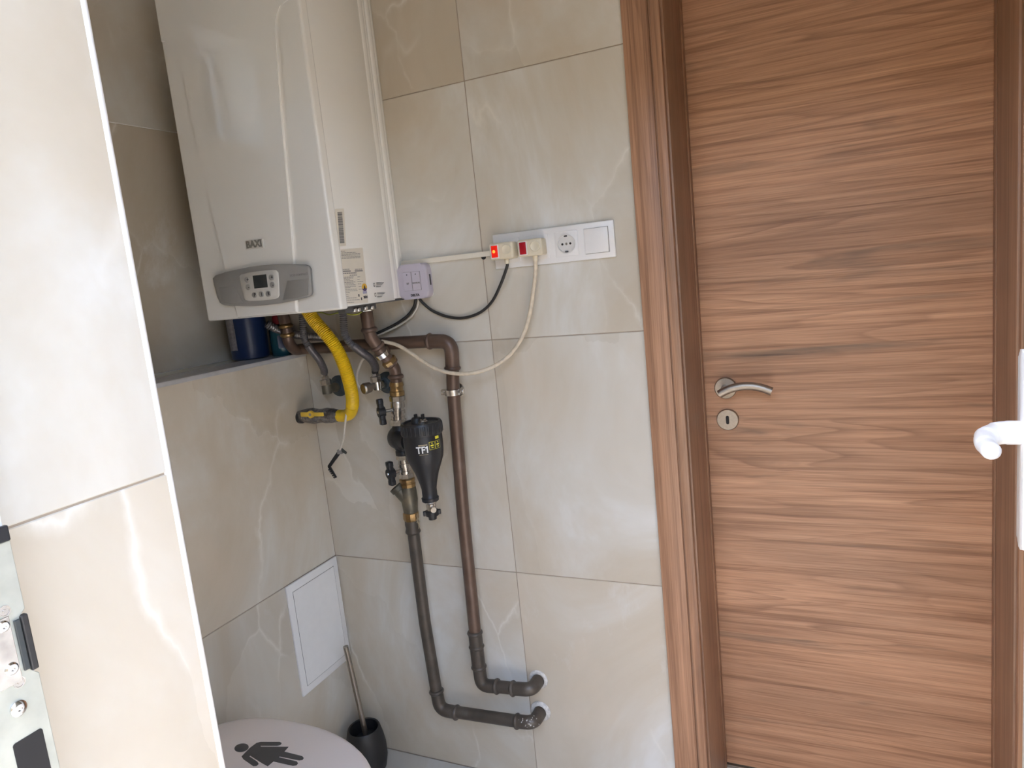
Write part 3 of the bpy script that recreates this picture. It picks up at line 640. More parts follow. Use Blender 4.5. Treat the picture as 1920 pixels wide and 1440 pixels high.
col(745.2, 751, 747, 786, [(0, .016), (.1, .0175), (.35, .018), (.38, .016), (.48, .016), (.5, .018), (.66, .018), (.68, .0155), (.8, .0155), (.82, .017), (1, .017)], 'nickel', 'valve_body', 24, v1_)
col(747, 785, 748, 797, [(0, .017), (.1, .021), (.9, .021), (1, .017)], 'nickel', 'hex_nut', 8, v1_, 20)
def butterfly(root, c, n, length=.05, tilt=0.0):
    """T-shaped plastic handle on a stem, facing direction n"""
    n = Vector(n).normalized(); upv = Vector((0, 0, 1)); upv = (upv-n*upv.dot(n)).normalized(); sd = n.cross(upv)
    upv = (math.cos(tilt)*upv+math.sin(tilt)*sd).normalized(); sd = n.cross(upv)
    b = B(); tube(b, [c, c+n*.024], .0045, 12); obj('stem', b, 'nickel', root, 50)
    cc = c+n*.030; b = B()
    tube(b, [cc-n*.009, cc+n*.0085], .0130, 18)
    prof = [(.0, .0088), (.4, .007), (.8, .0085), (1.0, .0078)]
    for s in (-1, 1):
        obox(b, cc+upv*s*length*.26, (sd, upv, n), (.0088, length*.25, .0070), .003)
        obox(b, cc+upv*s*length*.45, (sd, upv, n), (.0100, length*.13, .0074), .003)
    obj('butterfly_handle', b, 'black_pl', root, 50)
    b = B(); lathe(b, cc+n*.0085, n, [(0, .004), (.001, .0035), (.001, 0)], 10); obj('screw', b, 'nickel', root)
dn = Vector((-.55, -.83, 0))
c = YW(746, 768, YA); butterfly(v1_, c+dn.normalized()*.014+Vector((0, 0, .002)), (-.62, -.78, 0), .058, .12)

# magnetic filter
fx, fy = .4245, -.118
ft = thing('water_filter', 'black plastic boiler filter with a threaded cap, marked TF1', 'filter', (fx, fy, .78))
AXF = Vector((0, 0, 1))
zt = W(797, 785, 'y', fy).z+.004
def fz(py, px=800): return W(px, py, 'y', fy).z
b = B()
lathe(b, (fx, fy, 0), AXF, [(fz(938), .0), (fz(938), .0205), (fz(932), .0215), (fz(930), .0185), (fz(915), .0185), (fz(905), .0215), (fz(885), .029), (fz(868), .0385), (fz(856), .0445), (fz(846), .0465), (fz(832), .0475), (fz(818), .0475), (fz(812), .0465), (fz(812), 0)], 40)
body = obj('canister', b, 'black_pl', ft, 50)
b = B(); n = 24; prof_z = [fz(813), fz(811), fz(793), fz(790)]
lathe(b, (fx, fy, 0), AXF, [(prof_z[0], .045), (prof_z[0], .0490), (prof_z[1], .0500), (prof_z[2], .0500), (prof_z[3], .0478), (prof_z[3], .0430), (prof_z[3]-.004, .0420), (prof_z[3]-.004, 0)], 40)
for k in range(28):
    a = 2*math.pi*k/28; dr = Vector((math.cos(a), math.sin(a), 0)); obox(b, Vector((fx, fy, (prof_z[1]+prof_z[2])/2))+dr*.0500, (dr, Vector((-dr.y, dr.x, 0)), (0, 0, 1)), (.0012, .0028, (prof_z[2]-prof_z[1])/2*.92), .0006, 1)
cap = obj('cap', b, 'black_pl', ft, 50)
zc_ = prof_z[3]-.004
b = B(); lathe(b, (fx-.012, fy, zc_), AXF, [(0, .013), (.012, .012), (.014, .010), (.014, 0)], 20); obj('air_vent', b, 'black_mt', cap, 50)
b = B(); lathe(b, (fx+.010, fy-.006, zc_), AXF, [(0, .012), (.006, .012), (.007, .009), (.010, .009), (.011, .007), (.011, 0)], 8); obj('air_vent', b, 'nickel', cap, 30)
for dx in (-.016, .004): obj('vent_key', box(B(), (fx+dx, fy-.004, zc_+.008), (fx+dx+.006, fy+.004, zc_+.022), .001), 'black_mt', cap)
# swivel tee on the pipe
tc_ = YW(754, 822, YA)
b = B(); tcx = Vector((fx, fy, tc_.z))-tc_; tcx.z = 0; tn = tcx.normalized()
lathe(b, tc_-tn*.034, tn, [(0, .0), (0, .022), (.004, .0285), (.010, .031), (.030, .0315), (.046, .031), (.052, .026), (.085, .026)], 32); obj('swivel_tee', b, 'black_pl', ft, 50)
col(748.5, 796, 750.5, 806, [(0, .0165), (.2, .019), (1, .022)], 'black_pl', 'tee_collar', 24, ft)
col(755.5, 838, 757, 852, [(0, .022), (.4, .019), (.5, .0205), (1, .0205)], 'black_pl', 'tee_collar', 24, ft)
# print on the canister
ca = math.atan2(CAM.y-fy, CAM.x-fx)
def cyl(ang_off, z0, R):
    def f(c):
        a = ca+ang_off+c.x/R; rr = R+c.z; return Vector((fx+rr*math.cos(a), fy+rr*math.sin(a), z0+c.y))
    return f
def angpx(px, R=.0486):
    cx = (W(px, 830, 'y', fy)-Vector((fx, fy, 0))); v = Vector((cx.x, cx.y)); side = Vector((-math.sin(ca), math.cos(ca))); s = (Vector((W(px, 830, 'y', fy).x-fx, 0))).dot(side)
    return math.asin(max(-.98, min(.98, s/R)))
RB = .0477
t = text_bm('TF1', .0225, None, (1, 0, 0), (0, 1, 0), .0006, bold=.0005, warp=cyl(angpx(791), fz(836), RB), squeeze=.9); obj('lettering', t, 'tf_white', body)
def wrap_rect(px, py, w, h, mat, name='printed_mark', R=RB, seg=6):
    b = B(); f = cyl(angpx(px), fz(py), R); grid = []
    for i in range(seg+1):
        x = -w/2+w*i/seg; grid.append([bm_v for bm_v in (b.verts.new(f(Vector((x, -h/2, .0002)))), b.verts.new(f(Vector((x, h/2, .0002)))), b.verts.new(f(Vector((x, h/2, .0006)))), b.verts.new(f(Vector((x, -h/2, .0006)))))])
    for p, q in zip(grid, grid[1:]):
        for k in range(4): b.faces.new((p[k], p[(k+1) % 4], q[(k+1) % 4], q[k]))
    b.faces.new(grid[0]); b.faces.new(grid[-1][::-1])
    return obj(name, b, mat, body)
wrap_rect(797.4, 831.6, .0040, .0030, 'tf_white', 'lettering'); wrap_rect(792, 826.8, .021, .0028, 'hemp'); wrap_rect(792, 844, .021, .0012, 'hemp')
for px in (809.5, 820.5):
    wrap_rect(px, 830, .0145, .019, 'tf_yellow'); wrap_rect(px, 830, .0132, .0176, 'lcd', R=RB+.0003)
    wrap_rect(px-.2, 829.5, .0075, .0034, 'tf_yellow', R=RB+.0006); wrap_rect(px, 825.5, .0025, .003, 'tf_yellow', R=RB+.0006)
    wrap_rect(px, 833.5, .005, .002, 'tf_yellow', R=RB+.0006)
wrap_rect(820.5, 817.2, .0112, .0066, 'tf_yellow')
# drain at the foot of the canister
b = B(); lathe(b, (fx, fy, 0), AXF, [(fz(956, 808), .0), (fz(956, 808), .0120), (fz(944, 808), .0125), (fz(942, 808), .0150), (fz(937, 808), .0155), (fz(937, 808), 0)], 20); obj('drain_valve', b, 'nickel', ft, 40)
b = B(); tube(b, [(fx+.006, fy-.006, fz(952, 810)), (fx+.016, fy-.016, fz(952, 810))], .007, 12); obj('drain_spout', b, 'steel', ft, 50)
b = B(); lathe(b, (fx, fy, 0), AXF, [(fz(973, 810), 0), (fz(973, 810), .010), (fz(966, 810), .011), (fz(966, 810), .016), (fz(957, 810), .017), (fz(956, 810), .012), (fz(956, 810), 0)], 16)
for k in range(4):
    a = math.radians(35+90*k); dr = Vector((math.cos(a), math.sin(a), 0)); obox(b, Vector((fx, fy, fz(961, 810)))+dr*.017, (dr, Vector((-dr.y, dr.x, 0)), (0, 0, 1)), (.005, .005, .006), .002)
obj('drain_knob', b, 'black_pl', ft, 40)

v2 = thing('ball_valve', 'nickel ball valve with black butterfly handle beneath the filter', 'valve', tuple(YW(759, 875, YA)))
col(756.5, 849, 758, 861, [(0, .017), (.1, .0205), (.9, .0205), (1, .017)], 'nickel', 'hex_nut', 8, v2, 20)
col(757.5, 860, 762, 888, [(0, .016), (.25, .0165), (.28, .0185), (.5, .0185), (.53, .016), (.75, .016), (.78, .018), (1, .018)], 'nickel', 'valve_body', 24, v2)
col(761.5, 886, 763, 896, [(0, .018), (.1, .0195), (.9, .0195), (1, .017)], 'nickel', 'hex_nut', 8, v2, 20)
c = YW(760, 880, YA); butterfly(v2, c+Vector((-.45, -.89, 0)).normalized()*.013, (-.45, -.89, 0), .054, .05)
ys = thing('strainer', 'tarnished bronze Y strainer under the lower ball valve', 'strainer', tuple(YW(768, 935, YA)))
col(763, 895, 765, 912, [(0, .0185), (.15, .021), (.35, .021), (.4, .019), (.6, .0195), (.65, .021), (1, .0205)], 'brass', 'brass_collar', 10, ys, 30)
col(764.5, 910, 770.5, 962, [(0, .0195), (.15, .021), (.5, .022), (.75, .020), (1, .0185)], 'bronze', 'strainer_body', 24, ys)
p, q = YW(766.5, 938, YA), YW(743, 912, YA-.012)
b = B(); lathe(b, p, q-p, [(0, .018), (.02, .018), ((q-p).length*.75, .0175), ((q-p).length*.78, .0205), ((q-p).length, .0205), ((q-p).length, .016), ((q-p).length-.003, .015), ((q-p).length-.003, 0)], 20); obj('strainer_branch', b, 'bronze', ys, 40)
col(770, 959, 772, 976, [(0, .019), (.1, .021), (.7, .0215), (1, .018)], 'brass', 'brass_collar', 10, ys, 30)
col(771.8, 975, 775, 1000, [(0, .0185), (.3, .019), (.55, .0175), (.75, .0195), (.85, .0205), (.92, .0195), (1, .0165)], 'copper_g', 'adapter', 24, pl)
b = B()
random.seed(11)
for k in range(9):
    p = YW(783+random.uniform(-2, 3), 962+random.uniform(0, 14), YA-.004); tube(b, crom([p, p+Vector((random.uniform(-.002, .006), -.003, -.010)), p+Vector((random.uniform(-.004, .009), -.002, random.uniform(-.028, -.018)))], 3), .0006, 5)
single('hemp_tuft', b, 'hemp', 'stray hemp sealing fibres hanging at the brass strainer collar', 'fibre', 60)
lo = YW(826, 1331, YA)
b = B(); tube(b, [YW(774.5, 995, YA), YW(784, 1070, YA), YW(797, 1170, YA), YW(820, 1306, YA)], RP, 20); obj('straight_pipe', b, 'copper_g', pl, 60)
el = fillet([YW(818.5, 1296, YA), YW(825, 1330, YA), YW(856, 1336, YA)], .038, 10); b = B(); tube(b, el, RP*1.08, 20); joint(b, el[0], el[0]-el[1]); joint(b, el[-1], el[-1]-el[-2]); obj('elbow', b, 'copper_g', pl, 60)
b = B(); tube(b, [YW(852, 1334.5, YA), YW(985, 1354.5, YA)], RP, 20); obj('straight_pipe', b, 'copper_g', pl, 60)
e0 = YW(970, 1352.5, YA); h2 = YW(1009, 1347, 0)
el = fillet([e0, Vector((h2.x+.010, YA, e0.z+.004)), Vector((h2.x+.010, -.001, e0.z+.004))], .030, 10); b = B(); tube(b, el, RP*1.08, 20); joint(b, el[0], el[0]-el[1]); obj('elbow', b, 'copper_g', pl, 60)
b = B(); lathe(b, (h2.x+.010, -.001, e0.z+.006), (0, -1, 0), [(0, .028), (.004, .026), (.006, .018), (.002, .016)], 24); obj('mortar_ring', b, 'mortar', pl, 60)
random.seed(5)
b = B()
for k in range(90):
    i = random.randint(1, len(el)-2); p = el[i]; d = Vector((random.uniform(-.6, .6), random.uniform(-1, -.2), random.uniform(-.3, 1))).normalized()
    obox(b, p+d*RP*1.08+Vector((random.uniform(-.008, .004), 0, 0)), (d, d.orthogonal(), d.cross(d.orthogonal())), (.0007, random.uniform(.0005, .0022), random.uniform(.0005, .0018)), .0004, 1)
o = obj('mortar_flakes', b, 'mortar', pl, None, kind='stuff')

# ================================================================== HOSES, STOPCOCKS, GAS
def corr(P, r, step, amp, seg=16):
    P = resample(P, step/4); R = [r+amp*(1, .2, -1, .2)[k % 4] for k in range(len(P))]; return tube(B(), P, R, seg)
gy = -.062
gz = W(600, 776, 'x', .07).z
gh = thing('gas_hose', 'yellow corrugated gas hose curving down from the boiler', 'hose', tuple(YW(648, 785, gy)))
gp = crom([YW(574, 578, -.15), YW(589, 601, -.15), YW(611, 626, -.145), YW(632, 655, -.135), YW(647, 690, -.12), YW(657, 725, -.105), YW(661, 752, -.09), YW(658, 772, -.075), YW(648, 779, gy-.002), YW(636, 779.5, gy)], 10)
gp[0].z = min(gp[0].z, BZ0+.0)
n_ = len(gp)
obj('corrugated_sleeve', corr(gp[:int(n_*.72)], .0156, .0044, .0012, 20), 'yellow', gh, 35)
b = B(); tube(b, gp[int(n_*.72)-1:], .0162, 20); obj('smooth_end', b, 'yellow', gh, 60)
gv = thing('gas_valve', 'gas stop valve wrapped in silver tape, yellow lever, near the corner', 'valve', (0, gy, gz))
g0 = Vector((.0, gy, W(566, 778, 'x', 0).z)); g1 = YW(640, 779, gy)
Lg = (g1-g0).length; b = B()
random.seed(9)
lathe(b, g0, g1-g0, [(0, .014), (.004, .015), (Lg*.18, .019), (Lg*.36, .0215), (Lg*.50, .0185), (Lg*.56, .0185), (Lg*.66, .0205), (Lg*.80, .0195), (Lg*.93, .016), (Lg, .0145)], 22)
for v in b.verts: v.co += Vector((random.uniform(-1, 1), random.uniform(-1, 1), random.uniform(-1, 1)))*.0010
obj('taped_body', b, 'tape', gv, 25)
lc = YW(583, 777, gy-.030); ld = (g1-g0).normalized()
b = B(); obox(b, lc+ld*-.014, (ld, (0, 1, 0), (0, 0, 1)), (.020, .0022, .0062), .0015); obox(b, lc+ld*.020, (ld, (0, 1, 0), (0, 0, 1)), (.022, .0022, .0052), .0015); tube(b, [lc+Vector((0, .0035, 0)), lc+Vector((0, -.0035, 0))], .0098, 18)
obj('lever', b, 'yellow_h', gv, 40, label='yellow lever')
b = B(); tube(b, [lc+Vector((0, .016, 0)), lc+Vector((0, -.0045, 0))], .0040, 12); obj('stem', b, 'steel', gv, 50)
b = B(); lathe(b, Vector((.001, gy, g0.z-.004)), (1, 0, 0), [(0, .017), (.010, .017), (.012, .013), (.012, 0)], 20); obj('wall_socket', b, 'black_mt', gv, 40)

def rosette(par, px, py, r=.029):
    c = YW(px, py, 0); b = B(); lathe(b, c, (0, -1, 0), [(0, r), (.004, r), (.012, r*.62), (.016, r*.55), (.016, 0)], 30); obj('wall_rosette', b, 'teal_rub', par, 50); return c
s1_ = thing('angle_valve', 'dark angle valve left of the yellow hose', 'valve', tuple(YW(636, 723, 0)))
c = rosette(s1_, 637, 723)
vb = YW(613, 729, -.052); b = B(); tube(b, [c+Vector((0, -.012, -.002)), Vector((c.x-.001, -.030, vb.z)), vb], .0125, 16); tube(b, [vb+Vector((0, 0, -.013)), vb+Vector((0, 0, .012))], .0130, 16); obj('valve_body', b, 'bronze', s1_, 50)
b = B(); lathe(b, vb+Vector((-.001, 0, .010)), (-.05, 0, 1), [(0, .0125), (.001, .0150), (.015, .0150), (.017, .0115), (.024, .010)], 8); obj('hex_nut', b, 'nickel', s1_, 25)
s2_ = thing('angle_valve', 'chrome angle valve right of the yellow hose', 'valve', tuple(YW(727, 717, 0)))
c = rosette(s2_, 727, 717)
vb2 = YW(707, 722, -.050); b = B(); tube(b, [c+Vector((0, -.012, -.002)), Vector((c.x, -.03, vb2.z)), vb2], .0115, 16); tube(b, [vb2+Vector((0, 0, -.012)), vb2+Vector((0, 0, .014))], .0115, 16); obj('valve_body', b, 'chrome', s2_, 50)
b = B(); lathe(b, vb2+Vector((-.0005, 0, .008)), (-.03, 0, 1), [(0, .0125), (.001, .0148), (.014, .0148), (.016, .0115), (.022, .010)], 8); obj('hex_nut', b, 'nickel', s2_, 25)
kn = YW(690, 727, -.075); dk = (kn-vb2).normalized(); b = B(); lathe(b, vb2+dk*.008, dk, [(0, .008), (.012, .0085), (.013, .0135), (.030, .0150), (.034, .013), (.034, 0)], 12); obj('knob', b, 'steel', s2_, 30)
# braided hoses
h1_ = thing('flexible_hose', 'grey flexible hose ending at the left angle valve', 'hose', tuple(vb+Vector((0, 0, .03))))
P = crom([YW(566, 588, -.13), YW(568, 612, -.13), YW(571, 635, -.12), YW(582, 654, -.105), YW(598, 674, -.085), YW(607, 692, -.065), vb+Vector((-.0025, 0, .036))], 8); P[0].z = min(P[0].z, BZ0)
k_ = int(len(P)*.46); obj('corrugated_end', corr(P[:k_], .0078, .0050, .0014, 14), 'corr', h1_, 60)
b = B(); tube(b, P[k_-1:-4], .0098, 16); obj('braid', b, 'hose', h1_, 60); b = B(); tube(b, P[-6:], .0086, 14); obj('ferrule', b, 'chrome', h1_, 60)
h2_ = thing('flexible_hose', 'grey flexible hose ending at the chrome angle valve', 'hose', tuple(vb2+Vector((0, 0, .03))))
P = crom([YW(642, 578, -.14), YW(644, 600, -.14), YW(646, 625, -.135), YW(656, 643, -.125), YW(675, 658, -.11), YW(694, 672, -.085), YW(703, 686, -.062), vb2+Vector((-.001, 0, .034))], 8); P[0].z = min(P[0].z, BZ0)
k_ = int(len(P)*.50); obj('corrugated_end', corr(P[:k_], .0084, .0050, .0014, 14), 'corr', h2_, 60)
b = B(); tube(b, P[k_-1:-4], .0102, 16); obj('braid', b, 'hose', h2_, 60); b = B(); tube(b, P[-7:], .0088, 14); obj('ferrule', b, 'black_mt', h2_, 60)
# dull corrugated drain hose behind, running along the ledge
b = corr(crom([YW(500, 607, -.105), YW(512, 614, -.092), YW(530, 621, -.055), YW(552, 627, -.030), YW(585, 631, -.030), YW(622, 632, -.030)], 10), .0100, .006, .0012, 14)
single('drain_hose', b, 'corr', 'dull grey corrugated drain hose behind the yellow hose', 'hose', 60)
b = tube(B(), crom([YW(580, 588, -.12)+Vector((0, 0, .004)), YW(602, 586, -.12), YW(618, 590, -.12), YW(636, 586.5, -.12), YW(660, 590, -.12), YW(672, 588.5, -.12), YW(679, 584, -.12)], 6), .0016, 8)
single('earth_wire', b, 'earth', 'thin green and yellow earth wire under the boiler', 'wire', 60)

# ================================================================== CABLES, SOCKETS, THERMOSTAT
sk = thing('socket_frame', 'white four-gang socket and switch frame on the tiled wall', 'socket', (.7595, 0, 1.3667))
SX0, SZ0, SW_, SH_ = .6126, 1.3667, .2938, .0802
def sq(name, x0, z0, x1, z1, y0, y1, mat, par, bev=.001): return obj(name, box(B(), (x0, y0, z0), (x1, y1, z1), bev, 2), mat, par, 40)
fr = sq('frame', SX0, SZ0, SX0+SW_, SZ0+SH_, 0, -.0085, 'white_pl', sk, .0025)
cz = SZ0+SH_/2; gx = [SX0+.0405+.0710*k for k in range(4)]
for k in range(3):
    pt = sq('socket_insert', gx[k]-.0275, cz-.0275, gx[k]+.0275, cz+.0275, -.0080, -.0100, 'white_pl', sk, .0008)
    b = B(); lathe(b, (gx[k], -.0098, cz), (0, -1, 0), [(0, .0215), (.0030, .0215), (.0030, .0195), (.0004, .0188), (.0004, 0)], 36); obj('socket_well', b, 'socket_in', pt, 30)
    for dx in (-.0095, .0095):
        b = B(); lathe(b, (gx[k]+dx, -.0101, cz), (0, -1, 0), [(0, .0026), (.0004, .0026), (.0004, 0)], 14); obj('pin_hole', b, 'hole', pt)
    for dz in (-.0172, .0172): obj('earth_clip', box(B(), (gx[k]-.0035, -.0130, cz+dz-.0016), (gx[k]+.0035, -.0100, cz+dz+.0016), .0004), 'ink', pt)
    b = B(); lathe(b, (gx[k], -.0101, cz), (0, -1, 0), [(0, .003), (.0005, .0028), (.0005, 0)], 12); obj('screw', b, 'steel', pt)
o = obj('rocker_bed', box(B(), (gx[3]-.0278, -.0080, cz-.0278), (gx[3]+.0278, -.0092, cz+.0278)), 'ink_grey', sk)
b = B(); box(b, (gx[3]-.0270, -.0085, cz-.0270), (gx[3]+.0270, -.0135, cz+.0270), .001, 2)
for v in b.verts:
    if v.co.y < -.011: v.co.y -= (cz-v.co.z)*.045
obj('rocker', b, 'white_pl', sk, 30)
def plug(k, label, cy0, lit):
    """switched plug: cream block, red rocker, round boss"""
    p = thing('switched_plug', label, 'plug', (gx[k], -.01, cz))
    x0 = gx[k]-.034
    b = B(); box(b, (x0, -.0145, cz-.019), (x0+.060, -.047, cz+.019), .005, 3); bd_ = obj('body', b, 'cream_pl' if not lit else 'cream_pl', p, 40)
    b = B(); lathe(b, (gx[k], -.0105, cz), (0, -1, 0), [(0, .0178), (.005, .0178), (.005, 0)], 28); obj('plug_base', b, 'cream_pl', p, 40)
    b = B(); lathe(b, (x0+.044, -.046, cz+.002), (0, -1, 0), [(0, .0125), (.0022, .0120), (.0028, .0105), (.0018, .009), (.0018, 0)], 28); obj('boss', b, 'cream_pl', p, 40)
    obj('rocker_frame', box(B(), (x0+.0045, -.0455, cz-.0155), (x0+.0245, -.0478, cz+.0155), .0006), 'white_pl', p)
    b = B(); box(b, (x0+.0065, -.047, cz-.0135), (x0+.0225, -.0515, cz+.0135), .0012, 2)
    for v in b.verts:
        if v.co.y < -.049: v.co.y += abs(v.co.z-cz)*.12
    rk = obj('rocker', b, 'red_lit' if lit else 'red', p, 40, label='glowing red rocker' if lit else 'dark red rocker')
    if lit:
        b = B(); lathe(b, (x0+.0140, -.0513, cz), (0, -1, 0), [(0, .0036), (.0006, .0026), (.0008, 0)], 16); obj('lamp', b, 'lamp', rk, 50)
    b = B(); tube(b, [(x0+.035, -.030, cz-.016), (x0+.035, -.030, cz-.030)], [.0062, .0048], 14); obj('strain_relief', b, 'cream_pl', p, 50)
    return Vector((x0+.035, -.030, cz-.028))
q1 = plug(0, 'cream switched plug with its red rocker lit', 0, True)
q2 = plug(1, 'cream switched plug with dark unlit red rocker', 0, False)
# trunking
t0, t1 = YW(744, 493, 0), YW(926, 474.5, 0)
single('cable_trunking', box(B(), (BX1-.01, 0, t1.z-.006), (SX0+.001, -.010, t1.z+.006), .001), 'sticker', 'white plastic cable trunking strip between boiler and sockets', 'trunking')
sh = YW(907, 482, -.001); single('wall_plug', lathe(B(), sh, (0, -1, 0), [(0, .006), (.002, .006), (.002, 0)], 14), 'hole', 'dark screw hole plug just under the white trunking', 'plug')
# receiver box
tb = thing('thermostat_receiver', 'pale lavender receiver box with two buttons beside the boiler', 'thermostat', (.393, 0, 1.36))
tx, tz, tw, th = .3935, 1.3585, .088, .086
obj('back_plate', prism(B(), [(tx-.004+u, 0, tz+v) for u, v in rrect(tw*.96, th*.98, .010)], (0, -.012, 0), .001), 'white_pl', tb, 40)
TBY = -.032
cv = obj('cover', prism(B(), [(tx+u, -.010, tz+v) for u, v in rrect(tw, th, .016, 7)], (0, -.022, 0), .006, 3), 'lavender', tb, 50)
for s in (-1, 1):
    bt = obj('button', prism(B(), [(tx+s*.0125+u, TBY+.0005, tz+.001+v) for u, v in rrect(.0245, .046, .0012)], (0, -.0012, 0)), 'ink_grey', tb)
    obj('button_face', prism(B(), [(tx+s*.0125+u, TBY-.0004, tz+.001+v) for u, v in rrect(.0232, .0448, .001)], (0, -.0012, 0), .0003), 'lavender', bt)
    b = B(); lathe(b, (tx+s*.0125, TBY-.0014, tz+.0175), (0, -1, 0), [(0, .0016), (.0005, .0014), (.0005, 0)], 12); obj('indicator', b, 'ink', bt)
obj('lettering', text_bm('RF', .0065, (tx-.0125, TBY-.0018, tz-.004), (1, 0, 0), (0, 0, 1), bold=.0002), 'ink_grey', tb)
obj('lettering', text_bm('MANUAL', .0054, (tx+.0125, TBY-.0018, tz-.004), (1, 0, 0), (0, 0, 1), bold=.0002), 'ink_grey', tb)
obj('lettering', text_bm('DELTA', .0082, (tx+.004, TBY-.0008, tz-.0335), (1, 0, 0), (0, 0, 1), bold=.0003), 'ink', tb)
obj('slot', box(B(), (tx+tw/2-.0008, -.022, tz-.012), (tx+tw/2+.0004, -.016, tz+.014)), 'ink', tb)
# cables
def cable(name, pts, r, mat, label, n=8): return single(name, tube(B(), crom(pts, n), r, 12), mat, label, 'cable', 60)
q1b = Vector((YW(956, 486, -.030).x, -.030, q1.z))
cable('power_cable', [q1, YW(950, 502, -.028), YW(938, 535, -.022), YW(922, 566, -.014), YW(900, 586, -.009), YW(870, 596, -.006), YW(840, 594, -.006), YW(812, 583, -.010), YW(795, 570, -.014), YW(786, 560, -.018)], .0036, 'black_mt', 'black power cable looping from the lit plug to the receiver box')
cable('power_cable', [q2, YW(1004, 510, -.030), YW(1000, 545, -.030), YW(993, 590, -.028), YW(980, 630, -.028), YW(957, 664, -.030), YW(925, 687, -.050), YW(888, 699, -.072), YW(850, 700, -.072), YW(812, 689, -.072), YW(775, 665, -.070), YW(745, 647, -.0685), YW(716, 640, -.0685)], .0047, 'cable_w', 'thick cream cable sweeping from the unlit plug across the copper pipe')
cable('power_cable', [YW(780, 560, -.014), YW(776, 576, -.012), YW(764, 592, -.012), YW(745, 606, -.016), YW(724, 617, -.024), YW(702, 627, -.035)], .0036, 'black_mt', 'black cable running from the receiver box back behind the copper pipe')
cable('power_cable', [YW(785, 560, -.012), YW(782, 577, -.010), YW(771, 594, -.010), YW(750, 609, -.013), YW(726, 621, -.021), YW(704, 630, -.03)], .0026, 'cable_w2', 'thin white cable beside the black one below the receiver box')
cable('sensor_cable', [YW(688, 668, -.075), YW(680, 674, -.066), YW(673, 690, -.05), YW(669, 708, -.042), YW(673, 724, -.038), YW(684, 731, -.036), YW(692, 729, -.033)], .0034, 'cable_w2', 'white cable arching just right of the yellow hose')
cable('sensor_cable', [YW(656, 760, -.044), YW(652.5, 767, -.078), YW(649, 779, -.088), YW(646.5, 800, -.086), YW(644, 822, -.075), YW(637, 846, -.06)], .0027, 'cable_w2', 'white lead hanging from the gas hose end')
cl = thing('clip', 'black crocodile clip dangling on the white lead under the gas valve', 'clip', tuple(YW(632, 860, -.06)))
def seg(px0, py0, px1, py1, y, w0, w1, t=.0035):
    p, q = YW(px0, py0, y), YW(px1, py1, y); d = (q-p).normalized(); s = d.cross(Vector((0, 1, 0))).normalized(); b = B()
    prism(b, [p-s*w0, q-s*w1, q+s*w1, p+s*w0], (0, t, 0), .0006, 1); return b
obj('grip', seg(637, 842, 649, 850, -.062, .0055, .0030), 'lcd', cl); obj('grip', seg(632, 848, 640, 848, -.064, .0058, .0050, .008), 'ink_grey', cl)
obj('jaw', seg(634, 850, 616, 876, -.062, .0052, .0046), 'black_pl', cl)
b = seg(616, 874, 630, 896, -.062, .0046, .0022)
for k in range(5):
    p = YW(617+2.4*k, 881+3.6*k, -.063); obox(b, p, ((1, 0, -.4), (0, 1, 0), (.4, 0, 1)), (.0022, .0016, .0014))
obj('jaw', b, 'black_pl', cl)

# ================================================================== LEDGE, ACCESS PANEL, TOILET
j = thing('detergent_bottle', 'large navy blue plastic bottle on the ledge behind the boiler', 'bottle', (-.113, -.088, 1.197))
b = B(); lathe(b, (-.113, -.088, 1.197), (0, 0, 1), [(0, .044), (.004, .049), (.10, .051), (.17, .049), (.20, .034), (.215, .020), (.235, .020), (.235, 0)], 32)
obj('body', b, 'navy', j, 50)
b = B(); lathe(b, (-.113, -.088, 1.43), (0, 0, 1), [(0, .022), (.03, .021), (.032, 0)], 24); obj('cap', b, 'label_w', j, 50)
b = B(); ang0 = math.atan2(-1.45, 1.45); R = .0515; grid = []
for k in range(9):
    a = ang0-1.25+.6*k/8; grid.append([b.verts.new((-.113+rr*math.cos(a), -.088+rr*math.sin(a), z)) for rr, z in ((R-.001, 1.225), (R-.001, 1.34), (R+.0002, 1.34), (R+.0002, 1.225))])
for p, q in zip(grid, grid[1:]):
    for k in range(4): b.faces.new((p[k], p[(k+1) % 4], q[(k+1) % 4], q[k]))
obj('label', b, 'label_w', j, 40, label='faded paper label')
j = thing('small_bottle', 'small teal bottle with a red cap on the ledge beside the navy one', 'bottle', (-.038, -.048, 1.197))
b = B(); lathe(b, (-.038, -.048, 1.197), (0, 0, 1), [(0, .025), (.003, .0275), (.070, .0275), (.082, .022), (.085, .012), (.085, 0)], 28); obj('body', b, 'teal', j, 50)
b = B(); lathe(b, (-.038, -.048, 1.282), (0, 0, 1), [(0, .015), (.022, .014), (.024, .011), (.024, 0)], 20); obj('cap', b, 'cap_red', j, 50)
b = B(); obox(b, (-.038+.0275*math.cos(-.75), -.048+.0275*math.sin(-.75), 1.235), ((.68, .73, 0), (.73, -.68, 0), (0, 0, 1)), (.010, .0006, .017)); obj('label', b, 'navy', j)

ap = thing('access_panel', 'white square access panel low on the left wall by the corner', 'access panel', (0, -.107, .285))
obj('frame', box(B(), (0, -.212, .284), (.0065, -.004, .600), .002, 2), 'access', ap, 40)
obj('gap', box(B(), (.006, -.193, .305), (.0069, -.022, .578)), 'ink_grey', ap)
obj('hatch', box(B(), (.006, -.1918, .3062), (.0076, -.0232, .5768), .0005), 'access', ap)

